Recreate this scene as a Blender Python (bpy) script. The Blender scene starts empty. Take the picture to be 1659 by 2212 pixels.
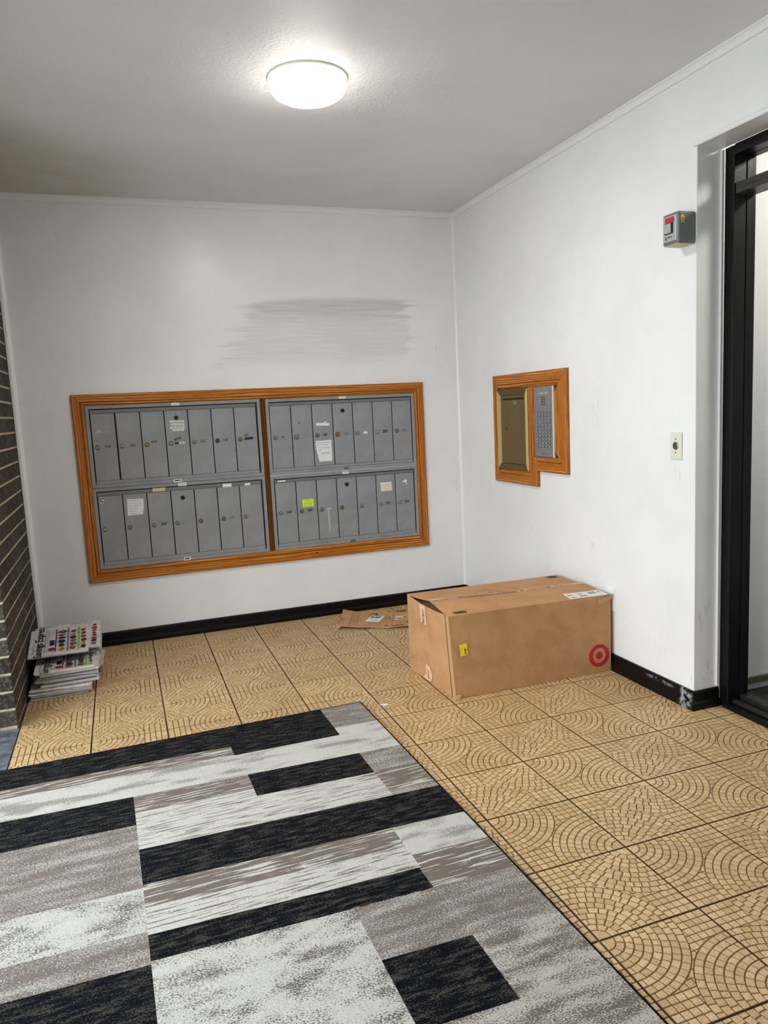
import bpy, bmesh, math, random
from mathutils import Vector, Matrix
from math import pi, sin, cos, sqrt, radians

random.seed(7)
scene = bpy.context.scene
COL = scene.collection

CEIL = 2.565
XL = -2.715            # brick face of the left wall
PIER_Y = -1.143        # end of the brick pier
JY = -2.2554           # corner of the door recess in the right wall
REC = 0.1275           # depth of that recess
T = 0.3048             # floor tile

WIN_Y = -4.60          # far end of the glazed entrance in the left wall

# ------------------------------------------------------------------ camera
# measured from the tile grid, the wall corners and the mailbox frame (metres,
# origin at the far right room corner on the floor; x to the right, y away)
F_PX, PPX, PPY = 1643.48, 856.74, 1107.33
cam_d = bpy.data.cameras.new('camera')
cam = bpy.data.objects.new('camera', cam_d)
COL.objects.link(cam)
cam_d.sensor_fit = 'HORIZONTAL'
cam_d.sensor_width = 36.0
cam_d.lens = F_PX / 1659.0 * 36.0
cam_d.shift_x = -(PPX - 829.5) / 1659.0
cam_d.shift_y = (PPY - 1106.0) / 1659.0
cam_d.clip_start = 0.05
fwd = Vector((0.3345, 0.9325, -0.1366)).normalized()
rgt = Vector((0.9380, -0.3434, -0.0473))
rgt = (rgt - fwd * rgt.dot(fwd)).normalized()
up = rgt.cross(fwd).normalized()
m = Matrix((rgt, up, -fwd)).transposed().to_4x4()
m.translation = Vector((-2.1856, -4.7392, 1.3243))
cam.matrix_world = m
scene.camera = cam

# ------------------------------------------------------------------ world (overcast daylight outside the entrance)
world = bpy.data.worlds.new('overcast_sky')
scene.world = world
world.use_nodes = True
bg = world.node_tree.nodes['Background']
bg.inputs['Color'].default_value = (0.89, 0.95, 1.0, 1)
bg.inputs['Strength'].default_value = 5.35

def portal(name, loc, rot, sx, sy):
    L = bpy.data.lights.new(name, 'AREA')
    L.shape = 'RECTANGLE'; L.size = sx; L.size_y = sy
    L.cycles.is_portal = True
    o = bpy.data.objects.new(name, L); COL.objects.link(o)
    o.location = loc; o.rotation_euler = rot
    return o
# sky portal in the glazed entrance (it only guides the sampling of the sky)
portal('sky_portal', (-3.03, 0.5 * (PIER_Y + WIN_Y), 1.15), (0, radians(-90), 0), 2.24, PIER_Y - WIN_Y)

vs = scene.view_settings
vs.view_transform = 'Standard'
vs.look = 'None'
vs.exposure = 0.22
vs.gamma = 1.0
vs.use_curve_mapping = False
LAMP_STRENGTH = 92.0

# ------------------------------------------------------------------ materials
def srgb(r, g, b):
    f = lambda c: (c / 255 / 12.92) if c / 255 <= 0.04045 else ((c / 255 + 0.055) / 1.055) ** 2.4
    return (f(r), f(g), f(b))

class Mat:
    """small node helper"""
    def __init__(s, name, col=(0.8, 0.8, 0.8), rough=0.5, metal=0.0, spec=0.5):
        s.m = bpy.data.materials.new(name); s.m.use_nodes = True
        s.nt = s.m.node_tree; s.N = s.nt.nodes; s.b = s.N['Principled BSDF']
        s.b.inputs['Base Color'].default_value = (*col, 1)
        s.b.inputs['Roughness'].default_value = rough
        s.b.inputs['Metallic'].default_value = metal
        s.b.inputs['Specular IOR Level'].default_value = spec
        s.tc = None
    def link(s, a, b): s.nt.links.new(a, b)
    def coord(s, which='Object'):
        if s.tc is None: s.tc = s.N.new('ShaderNodeTexCoord')
        return s.tc.outputs[which]
    def mapped(s, scale=(1, 1, 1), loc=(0, 0, 0), rot=(0, 0, 0), src=None):
        n = s.N.new('ShaderNodeMapping')
        n.inputs['Scale'].default_value = scale
        n.inputs['Location'].default_value = loc
        n.inputs['Rotation'].default_value = rot
        s.link(src or s.coord(), n.inputs['Vector'])
        return n.outputs['Vector']
    def noise(s, scale=5, detail=3, rough=0.55, vec=None, dist=0.0, mul=(1, 1, 1)):
        n = s.N.new('ShaderNodeTexNoise')
        n.inputs['Scale'].default_value = scale
        n.inputs['Detail'].default_value = detail
        n.inputs['Roughness'].default_value = rough
        n.inputs['Distortion'].default_value = dist
        s.link(vec if vec is not None else s.mapped(mul), n.inputs['Vector'])
        return n.outputs['Fac']
    def ramp(s, fac, stops, interp='LINEAR'):
        n = s.N.new('ShaderNodeValToRGB')
        n.color_ramp.interpolation = interp
        e = n.color_ramp.elements
        while len(e) < len(stops): e.new(0.5)
        for k, (p, c) in enumerate(stops):
            e[k].position = p
            e[k].color = (*c, 1) if hasattr(c, '__len__') else (c, c, c, 1)
        s.link(fac, n.inputs['Fac'])
        return n.outputs['Color']
    def math(s, op, a, b=None, c=None, clamp=False):
        n = s.N.new('ShaderNodeMath'); n.operation = op; n.use_clamp = clamp
        for i, v in enumerate((a, b, c)):
            if v is None: continue
            if isinstance(v, (int, float)): n.inputs[i].default_value = v
            else: s.link(v, n.inputs[i])
        return n.outputs[0]
    def mix(s, fac, a, b, blend='MIX'):
        n = s.N.new('ShaderNodeMix'); n.data_type = 'RGBA'; n.blend_type = blend
        if isinstance(fac, (int, float)): n.inputs[0].default_value = fac
        else: s.link(fac, n.inputs[0])
        for i, v in ((6, a), (7, b)):
            if hasattr(v, '__len__') and not hasattr(v, 'is_linked'): n.inputs[i].default_value = (*v, 1)
            else: s.link(v, n.inputs[i])
        return n.outputs[2]
    def maprange(s, v, a, b, c=0.0, d=1.0, smooth=True):
        n = s.N.new('ShaderNodeMapRange')
        n.interpolation_type = 'SMOOTHSTEP' if smooth else 'LINEAR'
        for i, x in ((1, a), (2, b), (3, c), (4, d)): n.inputs[i].default_value = x
        s.link(v, n.inputs[0])
        return n.outputs[0]
    def sep(s, vec=None):
        n = s.N.new('ShaderNodeSeparateXYZ'); s.link(vec if vec is not None else s.coord(), n.inputs[0])
        return n.outputs
    def color(s, c): s.link(c, s.b.inputs['Base Color'])
    def rough(s, c): s.link(c, s.b.inputs['Roughness'])
    def bump(s, h, strength=0.2, dist=0.002):
        n = s.N.new('ShaderNodeBump')
        n.inputs['Strength'].default_value = strength
        n.inputs['Distance'].default_value = dist
        s.link(h, n.inputs['Height']); s.link(n.outputs[0], s.b.inputs['Normal'])
    def attr(s, name):
        n = s.N.new('ShaderNodeAttribute'); n.attribute_name = name
        return n.outputs['Fac']
    def rnd(s):
        n = s.N.new('ShaderNodeObjectInfo'); return n.outputs['Random']
    def ellipse(s, c, r, power=1.0):
        """mask that is 1 inside an ellipsoid around c with radii r (None = ignore the axis)"""
        sc = tuple(0.0 if x is None else 1.0 / x for x in r)
        cc = tuple(-c[i] * sc[i] for i in range(3))
        n = s.N.new('ShaderNodeVectorMath'); n.operation = 'LENGTH'
        s.link(s.mapped(sc, cc), n.inputs[0])
        return s.maprange(n.outputs['Value'], 1.0, 0.45, 0.0, power)

def plain(name, col, rough=0.5, metal=0.0, spec=0.5):
    return Mat(name, col, rough, metal, spec).m

WALL = srgb(237, 236, 238)

def wall_paint(name, marks=(), smear=False, r0=0.29, r1=0.37):
    M = Mat(name, WALL, 0.34, spec=0.5)
    n1 = M.noise(2.2, 4, 0.6)
    col = M.mix(M.maprange(n1, 0.35, 0.75), WALL, srgb(230, 229, 230))
    if smear:
        x, y, z = M.sep()
        streak = M.noise(1, 3, 0.6, vec=M.mapped((3.0, 1, 95)))
        wob = M.noise(1, 3, 0.6, vec=M.mapped((1.6, 1, 26)))
        xo = M.math('MULTIPLY_ADD', M.math('SUBTRACT', wob, 0.5), 0.50, x)
        left = M.math('MULTIPLY_ADD', M.math('SUBTRACT', z, 1.60), 0.62, -1.62)
        lm = M.maprange(M.math('SUBTRACT', xo, left), -0.03, 0.10)
        rm = M.maprange(xo, -0.30, -0.37)
        zo = M.math('MULTIPLY_ADD', M.math('SUBTRACT', streak, 0.5), 0.05, z)
        arch = M.math('MULTIPLY', M.math('POWER', M.math('ABSOLUTE', M.math('ADD', x, 0.78)), 3.0), 0.16)
        tm = M.maprange(M.math('ADD', zo, arch), 2.035, 2.00)
        bm_ = M.maprange(zo, 1.57, 1.70)
        mask = M.math('MULTIPLY', M.math('MULTIPLY', lm, rm), M.math('MULTIPLY', tm, bm_))
        grain = M.maprange(streak, 0.25, 0.72, 0.45, 1.0)
        col = M.mix(M.math('MULTIPLY', M.math('MULTIPLY', mask, grain), 0.55), col, srgb(203, 202, 204))
        # the heavier wiped band along its top edge
        band = M.math('MULTIPLY', mask, M.maprange(zo, 1.86, 1.96))
        col = M.mix(M.math('MULTIPLY', M.math('MULTIPLY', band, grain), 0.60), col, srgb(184, 186, 192))
        tip = M.math('MULTIPLY', M.maprange(streak, 0.52, 0.66), M.math('SUBTRACT', lm, M.math('MULTIPLY', lm, lm)))
        col = M.mix(M.math('MULTIPLY', M.math('MULTIPLY', tip, bm_), M.math('MULTIPLY', tm, 1.2)), col, srgb(168, 170, 172))
    grit = M.maprange(M.noise(1, 4, 0.65, vec=M.mapped((75, 75, 13))), 0.54, 0.68, 0.0, 0.65) if marks else None
    for c, r, s, tone, sc in marks:
        e = M.ellipse(c, r, s)
        nn = grit
        col = M.mix(M.math('MULTIPLY', e, nn), col, tone)
    # tiny dark flecks
    fl = M.maprange(M.noise(55, 2, 0.5), 0.765, 0.80)
    col = M.mix(M.math('MULTIPLY', fl, 0.35), col, srgb(120, 118, 112))
    M.color(col)
    h = M.math('ADD', M.noise(160, 2, 0.5), M.math('MULTIPLY', M.noise(9, 1, 0.4), 0.8))
    M.bump(h, 0.09, 0.003)
    M.rough(M.maprange(n1, 0.3, 0.7, r0, r1))
    return M.m

DK = srgb(92, 92, 92); GR = srgb(150, 149, 146)
MAT = {}
MAT['wall_back'] = wall_paint('paint_back', smear=True, marks=[
    ((-0.130, 0, 1.700), (0.045, None, 0.055), 0.8, GR, 120),
    ((-0.215, 0, 1.905), (0.075, None, 0.007), 0.8, DK, 30),
    ((-0.045, 0, 0.86), (0.05, None, 0.16), 0.5, GR, 55),
    ((-0.235, 0, 1.275), (0.03, None, 0.06), 0.45, GR, 55),
    ((-0.10, 0, 0.25), (0.06, None, 0.05), 0.5, GR, 60),
    ((-0.55, 0, 0.30), (0.10, None, 0.04), 0.35, GR, 60),
    ((-1.65, 0, 0.33), (0.10, None, 0.02), 0.35, GR, 40),
])
MAT['wall_right'] = wall_paint('paint_right', marks=[
    ((0, -0.175, 1.770), (None, 0.035, 0.030), 0.8, DK, 110),
    ((0, -0.06, 1.66), (None, 0.03, 0.20), 0.5, GR, 50),
    ((0, -1.535, 0.580), (None, 0.040, 0.045), 0.9, DK, 75),
    ((0, -1.58, 1.30), (None, 0.055, 0.16), 0.5, GR, 38),
    ((0, -2.15, 0.985), (None, 0.034, 0.060), 0.7, srgb(196, 184, 158), 26),
    ((0, -2.15, 1.03), (None, 0.030, 0.030), 0.8, srgb(186, 172, 146), 20),
    ((0, -2.02, 0.24), (None, 0.12, 0.09), 0.35, GR, 60),
    ((0, -2.235, 0.16), (None, 0.022, 0.075), 0.8, srgb(112, 104, 92), 34),
    ((0, -0.95, 0.62), (None, 0.05, 0.04), 0.4, GR, 60),
    ((0, -0.42, 0.72), (None, 0.05, 0.22), 0.4, GR, 45),
])
MAT['jamb'] = wall_paint('paint_jamb', r0=0.5, r1=0.6, marks=[
    ((0.05, JY, 0.42), (0.05, None, 0.16), 0.55, GR, 45),
    ((0.09, JY, 0.14), (0.06, None, 0.09), 0.7, srgb(120, 114, 104), 60),
])
MAT['trim'] = plain('white_trim', srgb(236, 235, 237), 0.30)

Mc = Mat('ceiling_paint', srgb(232, 231, 233), 0.55, spec=0.3)
r_ = Mc.ellipse((-1.395, -1.72, CEIL), (0.85, 0.55, None))
peel = Mc.noise(26, 4, 0.6)
ring = Mc.math('MULTIPLY', Mc.ellipse((-1.395, -1.72, CEIL), (0.30, 0.24, None)), Mc.maprange(peel, 0.56, 0.60))
c_ = Mc.mix(Mc.maprange(Mc.noise(1.3, 3), 0.35, 0.7), srgb(232, 231, 233), srgb(224, 223, 224))
c_ = Mc.mix(Mc.math('MULTIPLY', ring, 0.35), c_, srgb(196, 186, 160))
# shade of the dim corner by the brick pier, painted into the colour
corner_shade = Mc.ellipse((-2.75, -0.35, CEIL), (1.0, 0.95, None), 0.55)
c_ = Mc.mix(Mc.math('MULTIPLY', corner_shade, Mc.maprange(Mc.noise(3, 4), 0.3, 0.7, 0.5, 1.0)), c_, srgb(186, 176, 156))
Mc.color(c_)
hh = Mc.math('ADD', Mc.math('MULTIPLY', Mc.math('MULTIPLY', Mc.noise(75, 3, 0.6), r_), 3.0), Mc.math('MULTIPLY', ring, 1.2))
Mc.bump(Mc.math('ADD', hh, Mc.math('MULTIPLY', Mc.noise(60, 2), 0.35)), 0.30, 0.004)
MAT['ceiling'] = Mc.m

def black_paint(name, wear):
    M = Mat(name, srgb(9, 9, 10), 0.40, spec=0.22)
    sp = M.math('MULTIPLY', M.maprange(M.noise(150, 3, 0.65), 0.66, 0.71), M.maprange(M.noise(6, 3), 0.40, 0.65))
    c = M.mix(M.math('MULTIPLY', sp, 0.4), srgb(9, 9, 10), srgb(140, 140, 138))
    for cc, rr, s in wear:
        e = M.math('MULTIPLY', M.ellipse(cc, rr, s), M.maprange(M.noise(42, 4, 0.65), 0.46, 0.58))
        c = M.mix(e, c, srgb(196, 200, 206))
    M.color(c); M.bump(M.noise(90, 3), 0.2, 0.002)
    return M.m
MAT['black_base'] = black_paint('black_gloss_paint', [((-0.02, JY + 0.03, 0.04), (0.06, 0.05, 0.09), 0.6),
                                                       ((-0.02, JY + 0.20, 0.062), (0.05, 0.12, 0.012), 0.30)])
MAT['black_frame'] = black_paint('black_metal_paint', [((REC, JY - 0.02, 0.30), (0.02, 0.05, 0.30), 0.28),
                                                        ((REC, JY - 0.02, 0.95), (0.02, 0.018, 0.22), 0.35)])
MAT['bronze'] = plain('dark_bronze_bar', srgb(50, 49, 42), 0.40, spec=0.3)
MAT['rubber'] = plain('black_seal', srgb(9, 9, 10), 0.5)
MAT['sill_metal'] = plain('worn_sill_metal', srgb(58, 58, 54), 0.28, 0.6)

Mg = Mat('pane_glass', (1, 1, 1), 0.02)
tr = Mg.N.new('ShaderNodeBsdfTransparent'); gl = Mg.N.new('ShaderNodeBsdfGlossy'); gl.inputs['Roughness'].default_value = 0.02
tr.inputs['Color'].default_value = (0.93, 0.95, 0.94, 1)
lw = Mg.N.new('ShaderNodeLayerWeight'); lw.inputs['Blend'].default_value = 0.5
fr = Mg.math('MULTIPLY_ADD', Mg.math('POWER', lw.outputs['Facing'], 5.0), 0.95, 0.04)
mx = Mg.N.new('ShaderNodeMixShader')
Mg.link(fr, mx.inputs[0]); Mg.link(tr.outputs[0], mx.inputs[1]); Mg.link(gl.outputs[0], mx.inputs[2])
Mg.link(mx.outputs[0], Mg.N['Material Output'].inputs['Surface'])
MAT['glass'] = Mg.m

# floor tile: two slots, cobble face and groove
Mt = Mat('tile_glaze', srgb(186, 158, 116), 0.42, spec=0.45)
tone = Mt.attr('tone')
ca = Mt.mix(tone, srgb(194, 159, 112), srgb(218, 187, 142))
ca = Mt.mix(Mt.math('MULTIPLY', Mt.maprange(Mt.noise(170, 3, 0.6), 0.50, 0.68), 0.70), ca, srgb(150, 120, 78))
ca = Mt.mix(Mt.math('MULTIPLY', Mt.maprange(Mt.noise(420, 2, 0.5), 0.60, 0.70), 0.5), ca, srgb(88, 66, 36))
geo = Mt.N.new('ShaderNodeNewGeometry')
wear = Mt.noise(1.7, 4, 0.6, vec=geo.outputs['Position'])
ca = Mt.mix(Mt.math('MULTIPLY', Mt.maprange(wear, 0.42, 0.72), 0.34), ca, srgb(150, 121, 78))
ca = Mt.mix(Mt.math('MULTIPLY', Mt.rnd(), 0.20), ca, srgb(162, 133, 90))
Mt.color(ca); Mt.bump(Mt.noise(260, 3), 0.25, 0.0015)
Mt.rough(Mt.maprange(wear, 0.3, 0.7, 0.34, 0.52))
MAT['tile'] = Mt.m
MAT['groove'] = plain('tile_groove', srgb(98, 70, 36), 0.6)
Mgr = Mat('dark_grout', srgb(58, 42, 24), 0.8)
Mgr.color(Mgr.mix(Mgr.maprange(Mgr.noise(5, 3), 0.4, 0.7), srgb(50, 36, 20), srgb(112, 92, 62)))
MAT['grout'] = Mgr.m

Mb = Mat('brick_clay', srgb(72, 60, 47), 0.82, spec=0.25)
b0 = Mb.mix(Mb.rnd(), srgb(42, 35, 27), srgb(70, 62, 53))
b0 = Mb.mix(Mb.maprange(Mb.noise(60, 4, 0.7), 0.45, 0.7), b0, srgb(104, 99, 93))
b0 = Mb.mix(Mb.maprange(Mb.noise(210, 2, 0.6), 0.60, 0.68), b0, srgb(36, 32, 28))
Mb.color(b0); Mb.bump(Mb.noise(120, 4, 0.7), 0.7, 0.004)
MAT['brick'] = Mb.m
Mm = Mat('mortar', srgb(150, 136, 112), 0.9, spec=0.2)
Mm.color(Mm.mix(Mm.maprange(Mm.noise(40, 3), 0.35, 0.7), srgb(206, 190, 162), srgb(170, 154, 128)))
Mm.bump(Mm.noise(220, 3), 0.5, 0.003)
MAT['mortar'] = Mm.m
Ms = Mat('slate_threshold', srgb(120, 124, 130), 0.42)
Ms.color(Ms.mix(Ms.maprange(Ms.noise(22, 5, 0.65), 0.35, 0.68), srgb(70, 76, 86), srgb(112, 118, 128)))
Ms.bump(Ms.noise(60, 3), 0.3, 0.002)
MAT['slate'] = Ms.m
MAT['pavement'] = plain('concrete_pavement', srgb(150, 150, 146), 0.9)

def oak(name):
    M = Mat(name, srgb(172, 110, 48), 0.42, spec=0.3)
    vec = M.mapped((1.1, 11, 11))
    wob = M.noise(2.0, 3, 0.5, vec=vec)
    v2 = M.N.new('ShaderNodeTexWave'); v2.wave_type = 'BANDS'; v2.bands_direction = 'Y'
    v2.inputs['Scale'].default_value = 1.3; v2.inputs['Distortion'].default_value = 9.0
    v2.inputs['Detail'].default_value = 3.0; v2.inputs['Detail Scale'].default_value = 0.7
    M.link(M.mapped((1.6, 16, 16)), v2.inputs['Vector'])
    pores = M.noise(1, 3, 0.6, vec=M.mapped((14, 420, 420)))
    c = M.ramp(v2.outputs['Fac'], [(0.0, srgb(132, 70, 16)), (0.30, srgb(174, 100, 28)), (0.62, srgb(204, 128, 46)), (1.0, srgb(218, 148, 64))])
    c = M.mix(M.maprange(wob, 0.3, 0.75), c, srgb(172, 98, 24), 'MIX')
    c = M.mix(M.math('MULTIPLY', M.maprange(pores, 0.52, 0.66), 0.55), c, srgb(66, 32, 8))
    M.color(c); M.bump(pores, 0.12, 0.001)
    return M.m
MAT['oak'] = oak('oak_varnish')
MAT['oak_dark'] = plain('oak_knot_and_gap_shade', srgb(52, 28, 10), 0.6)  # the knot's own brown; on the panel back, shade painted behind the gaps

Mx = Mat('mailbox_grey', srgb(128, 131, 135), 0.40, 0.0, 0.5)
g0 = Mx.mix(Mx.maprange(Mx.noise(5, 4, 0.6), 0.3, 0.7), srgb(148, 149, 153), srgb(134, 135, 139))
g0 = Mx.mix(Mx.math('MULTIPLY', Mx.maprange(Mx.noise(1, 3, 0.6, vec=Mx.mapped((60, 60, 9))), 0.55, 0.75), 0.35), g0, srgb(104, 105, 108))
g0 = Mx.mix(Mx.math('MULTIPLY', Mx.maprange(Mx.noise(70, 2), 0.72, 0.76), 0.4), g0, srgb(190, 190, 188))
Mx.color(g0); Mx.bump(Mx.noise(240, 2), 0.08, 0.001)
Mx.rough(Mx.maprange(Mx.noise(9, 3), 0.3, 0.7, 0.36, 0.50))
MAT['mailbox'] = Mx.m
MAT['mailbox_bar'] = plain('mailbox_bar_grey', srgb(112, 113, 114), 0.45)
MAT['gap'] = plain('dark_gap', srgb(10, 10, 11), 0.7)
MAT['chrome'] = plain('lock_chrome', srgb(196, 194, 186), 0.28, 0.9)
MAT['lock_brass'] = plain('lock_brass', srgb(186, 160, 104), 0.30, 0.9)
MAT['lock_brown'] = plain('lock_bronze', srgb(128, 92, 50), 0.35, 0.8)
MAT['ink'] = plain('black_marker', srgb(22, 22, 24), 0.6)
MAT['faint_ink'] = plain('faint_marker', srgb(84, 86, 88), 0.6)
MAT['pen'] = plain('blue_grey_pen', srgb(134, 130, 142), 0.7)
MAT['olive_pen'] = plain('olive_pen', srgb(120, 134, 44), 0.7)
MAT['paper'] = plain('white_paper', srgb(226, 224, 228), 0.75)
MAT['cream_paper'] = plain('cream_paper', srgb(226, 218, 204), 0.75)
MAT['tape'] = plain('yellowed_tape', srgb(206, 190, 152), 0.5)
MAT['label_white'] = plain('label_white', srgb(228, 228, 224), 0.5)
MAT['sticky'] = plain('sticky_yellow_green', srgb(206, 230, 62), 0.7)
MAT['line'] = plain('engraved_line', srgb(92, 94, 96), 0.5)

Mbr = Mat('bronze_door', srgb(112, 96, 58), 0.42, 0.55)
Mbr.color(Mbr.mix(Mbr.noise(1, 3, 0.6, vec=Mbr.mapped((180, 180, 5))), srgb(104, 86, 50), srgb(146, 124, 78)))
MAT['bronze_door'] = Mbr.m
MAT['brass'] = plain('brass_trim', srgb(226, 202, 140), 0.38, 0.6)
MAT['brass_dark'] = plain('brass_trim_dark', srgb(118, 104, 62), 0.40, 0.7)  # darker brass for the top and bottom strips and the key plate
Mst = Mat('brushed_steel', srgb(176, 178, 180), 0.34, 0.75)
Mst.color(Mst.mix(Mst.noise(1, 2, 0.5, vec=Mst.mapped((8, 8, 260))), srgb(164, 166, 168), srgb(190, 191, 193)))
MAT['steel'] = Mst.m

Mk = Mat('kraft_card', srgb(178, 134, 92), 0.78, spec=0.2)
k0 = Mk.mix(Mk.maprange(Mk.noise(9, 4, 0.6), 0.35, 0.7), srgb(194, 148, 106), srgb(180, 134, 93))
k0 = Mk.mix(Mk.math('MULTIPLY', Mk.maprange(Mk.noise(1, 3, 0.6, vec=Mk.mapped((150, 150, 18))), 0.5, 0.75), 0.28), k0, srgb(146, 104, 66))
k0 = Mk.mix(Mk.math('MULTIPLY', Mk.maprange(Mk.noise(240, 2), 0.60, 0.70), 0.25), k0, srgb(206, 168, 128))
Mk.color(k0); Mk.bump(Mk.noise(90, 3), 0.15, 0.002)
MAT['kraft'] = Mk.m
MAT['kraft_edge'] = plain('kraft_torn_edge', srgb(188, 146, 104), 0.85)
MAT['kraft_tape'] = plain('kraft_tape', srgb(222, 184, 148), 0.5)
MAT['kraft_tape_top'] = plain('kraft_tape_top', srgb(204, 170, 132), 0.5)
MAT['print_black'] = plain('print_black', srgb(46, 34, 24), 0.7)
MAT['print_brown'] = plain('print_dark_red', srgb(96, 42, 30), 0.7)
MAT['red'] = plain('print_red', srgb(186, 26, 44), 0.65)
MAT['yellow'] = plain('yellow_sticker', srgb(240, 216, 40), 0.5)
MAT['orange'] = plain('orange_print', srgb(232, 186, 60), 0.6)
MAT['bar_grey'] = plain('barcode_grey', srgb(150, 152, 152), 0.7)

Mn = Mat('newsprint', srgb(214, 210, 206), 0.85, spec=0.15)
Mn.color(Mn.mix(Mn.maprange(Mn.noise(30, 3), 0.35, 0.7), srgb(218, 214, 210), srgb(196, 190, 188)))
MAT['news'] = Mn.m
Mn2 = Mat('newsprint_edge', srgb(196, 188, 188), 0.85, spec=0.15)
Mn2.color(Mn2.mix(Mn2.maprange(Mn2.noise(1, 3, 0.6, vec=Mn2.mapped((6, 6, 700))), 0.42, 0.62), srgb(212, 206, 204), srgb(128, 118, 120)))
MAT['news_edge'] = Mn2.m
for k, c in dict(p_purple=(74, 56, 96), p_blue=(92, 112, 150), p_green=(116, 176, 84), p_navy=(58, 60, 118),
                 p_red=(158, 40, 44), p_brown=(96, 62, 44), p_orange=(220, 150, 62), p_grey=(160, 158, 156),
                 p_darkred=(112, 50, 54), p_olive=(84, 76, 50)).items():
    MAT[k] = plain('ink_' + k[2:], srgb(*c), 0.8, spec=0.15)

# rug: woven blocks
def rug_mat(name, base, stops_fn, bump=0.9):
    M = Mat(name, base, 0.95, spec=0.08)
    M.b.inputs['Sheen Weight'].default_value = 0.0
    M.color(stops_fn(M))
    tuft = M.noise(520, 2, 0.6)
    big = M.noise(28, 3, 0.5)
    M.bump(M.math('ADD', tuft, M.math('MULTIPLY', big, 1.5)), bump, 0.004)
    return M.m
WH = srgb(208, 204, 198); TP = srgb(126, 114, 106); BK = srgb(9, 11, 18); GY = srgb(170, 165, 158); FLK = srgb(66, 63, 58)
def tuftshade(M, c):
    return M.mix(M.math('MULTIPLY', M.maprange(M.noise(330, 2, 0.6), 0.42, 0.62), 0.22), c, srgb(60, 57, 54), 'MULTIPLY')
def spk(M): return M.noise(1, 2, 0.6, vec=M.mapped((170, 330, 1)))
def blend(M, a, wa, b, lo, hi):
    return M.maprange(M.math('ADD', M.math('MULTIPLY', a, wa), M.math('MULTIPLY', b, 1 - wa)), lo, hi)
def f_black(M):
    return M.mix(blend(M, M.noise(1, 3, 0.6, vec=M.mapped((14, 75, 1))), 0.5, spk(M), 0.515, 0.545), BK, FLK)
def f_taupe(M):
    return tuftshade(M, M.mix(blend(M, M.noise(1, 3, 0.6, vec=M.mapped((5, 24, 1))), 0.34, spk(M), 0.505, 0.545), TP, srgb(188, 184, 179)))
def f_taupe_streak(M):
    k = blend(M, M.noise(1, 2, 0.5, vec=M.mapped((6.5, 120, 1))), 0.90, spk(M), 0.555, 0.568)
    return tuftshade(M, M.mix(k, TP, WH))
def f_white_streak(M):
    k = blend(M, M.noise(1, 2, 0.5, vec=M.mapped((8, 135, 1))), 0.82, spk(M), 0.55, 0.565)
    return tuftshade(M, M.mix(k, WH, srgb(138, 128, 118)))
def f_white_wave(M):
    return tuftshade(M, M.mix(blend(M, M.noise(1, 2, 0.5, vec=M.mapped((4.0, 15, 1))), 0.62, spk(M), 0.535, 0.56), WH, srgb(158, 153, 146)))
def f_white_mottle(M):
    return tuftshade(M, M.mix(blend(M, M.noise(1, 3, 0.6, vec=M.mapped((7, 15, 1))), 0.45, spk(M), 0.525, 0.55), WH, srgb(112, 106, 101)))
def f_mixed(M):
    return tuftshade(M, M.mix(blend(M, M.noise(1, 3, 0.6, vec=M.mapped((5, 20, 1))), 0.45, spk(M), 0.485, 0.53), srgb(196, 191, 182), srgb(118, 108, 99)))
RUG = {k: rug_mat('rug_' + k, WH, f) for k, f in dict(black=f_black, taupe=f_taupe, taupe_streak=f_taupe_streak,
        white_streak=f_white_streak, white_wave=f_white_wave, white_mottle=f_white_mottle, mixed=f_mixed).items()}
MAT['rug_binding'] = plain('rug_binding_black', srgb(14, 14, 16), 0.9, spec=0.1)

Ml = Mat('lamp_diffuser', (1, 1, 1), 0.4)
Ml.b.inputs['Emission Color'].default_value = (1.0, 0.95, 0.87, 1)
gn = Ml.N.new('ShaderNodeNewGeometry')      # the LED disc inside shines downwards: the dome is brightest underneath
dn = Ml.math('MULTIPLY', Ml.sep(gn.outputs['Normal'])[2], -1.0)
Ml.link(Ml.math('MULTIPLY', Ml.maprange(dn, 0.30, 0.97, 0.06, 1.0), LAMP_STRENGTH), Ml.b.inputs['Emission Strength'])
MAT['lamp'] = Ml.m
MAT['lamp_rim'] = plain('lamp_rim', srgb(240, 236, 224), 0.5)

# ------------------------------------------------------------------ mesh helpers
def V(*a): return Vector(a)

def obj(name, bm, mats, parent=None, loc=None, smooth=False, rot=None):
    if isinstance(bm, bpy.types.Mesh): me = bm
    else:
        bmesh.ops.recalc_face_normals(bm, faces=bm.faces)
        me = bpy.data.meshes.new(name); bm.to_mesh(me); bm.free()
        if not isinstance(mats, (list, tuple)): mats = [mats]
        for x in mats: me.materials.append(x if not isinstance(x, str) else MAT[x])
        if smooth:
            for p in me.polygons: p.use_smooth = True
    o = bpy.data.objects.new(name, me); COL.objects.link(o)
    if parent: o.parent = parent
    if loc is not None: o.location = loc
    if rot is not None: o.rotation_euler = rot
    return o

def empty(name, loc, rz=0.0):
    o = bpy.data.objects.new(name, None); COL.objects.link(o)
    o.location = loc; o.rotation_euler = (0, 0, rz); o.empty_display_size = 0.05
    return o

def tag(o, label, cat, group=None):
    o['label'] = label; o['category'] = cat
    if group: o['group'] = group
    return o

def structure(o, label=None):
    o['kind'] = 'structure'
    if label: o['label'] = label
    return o

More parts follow.
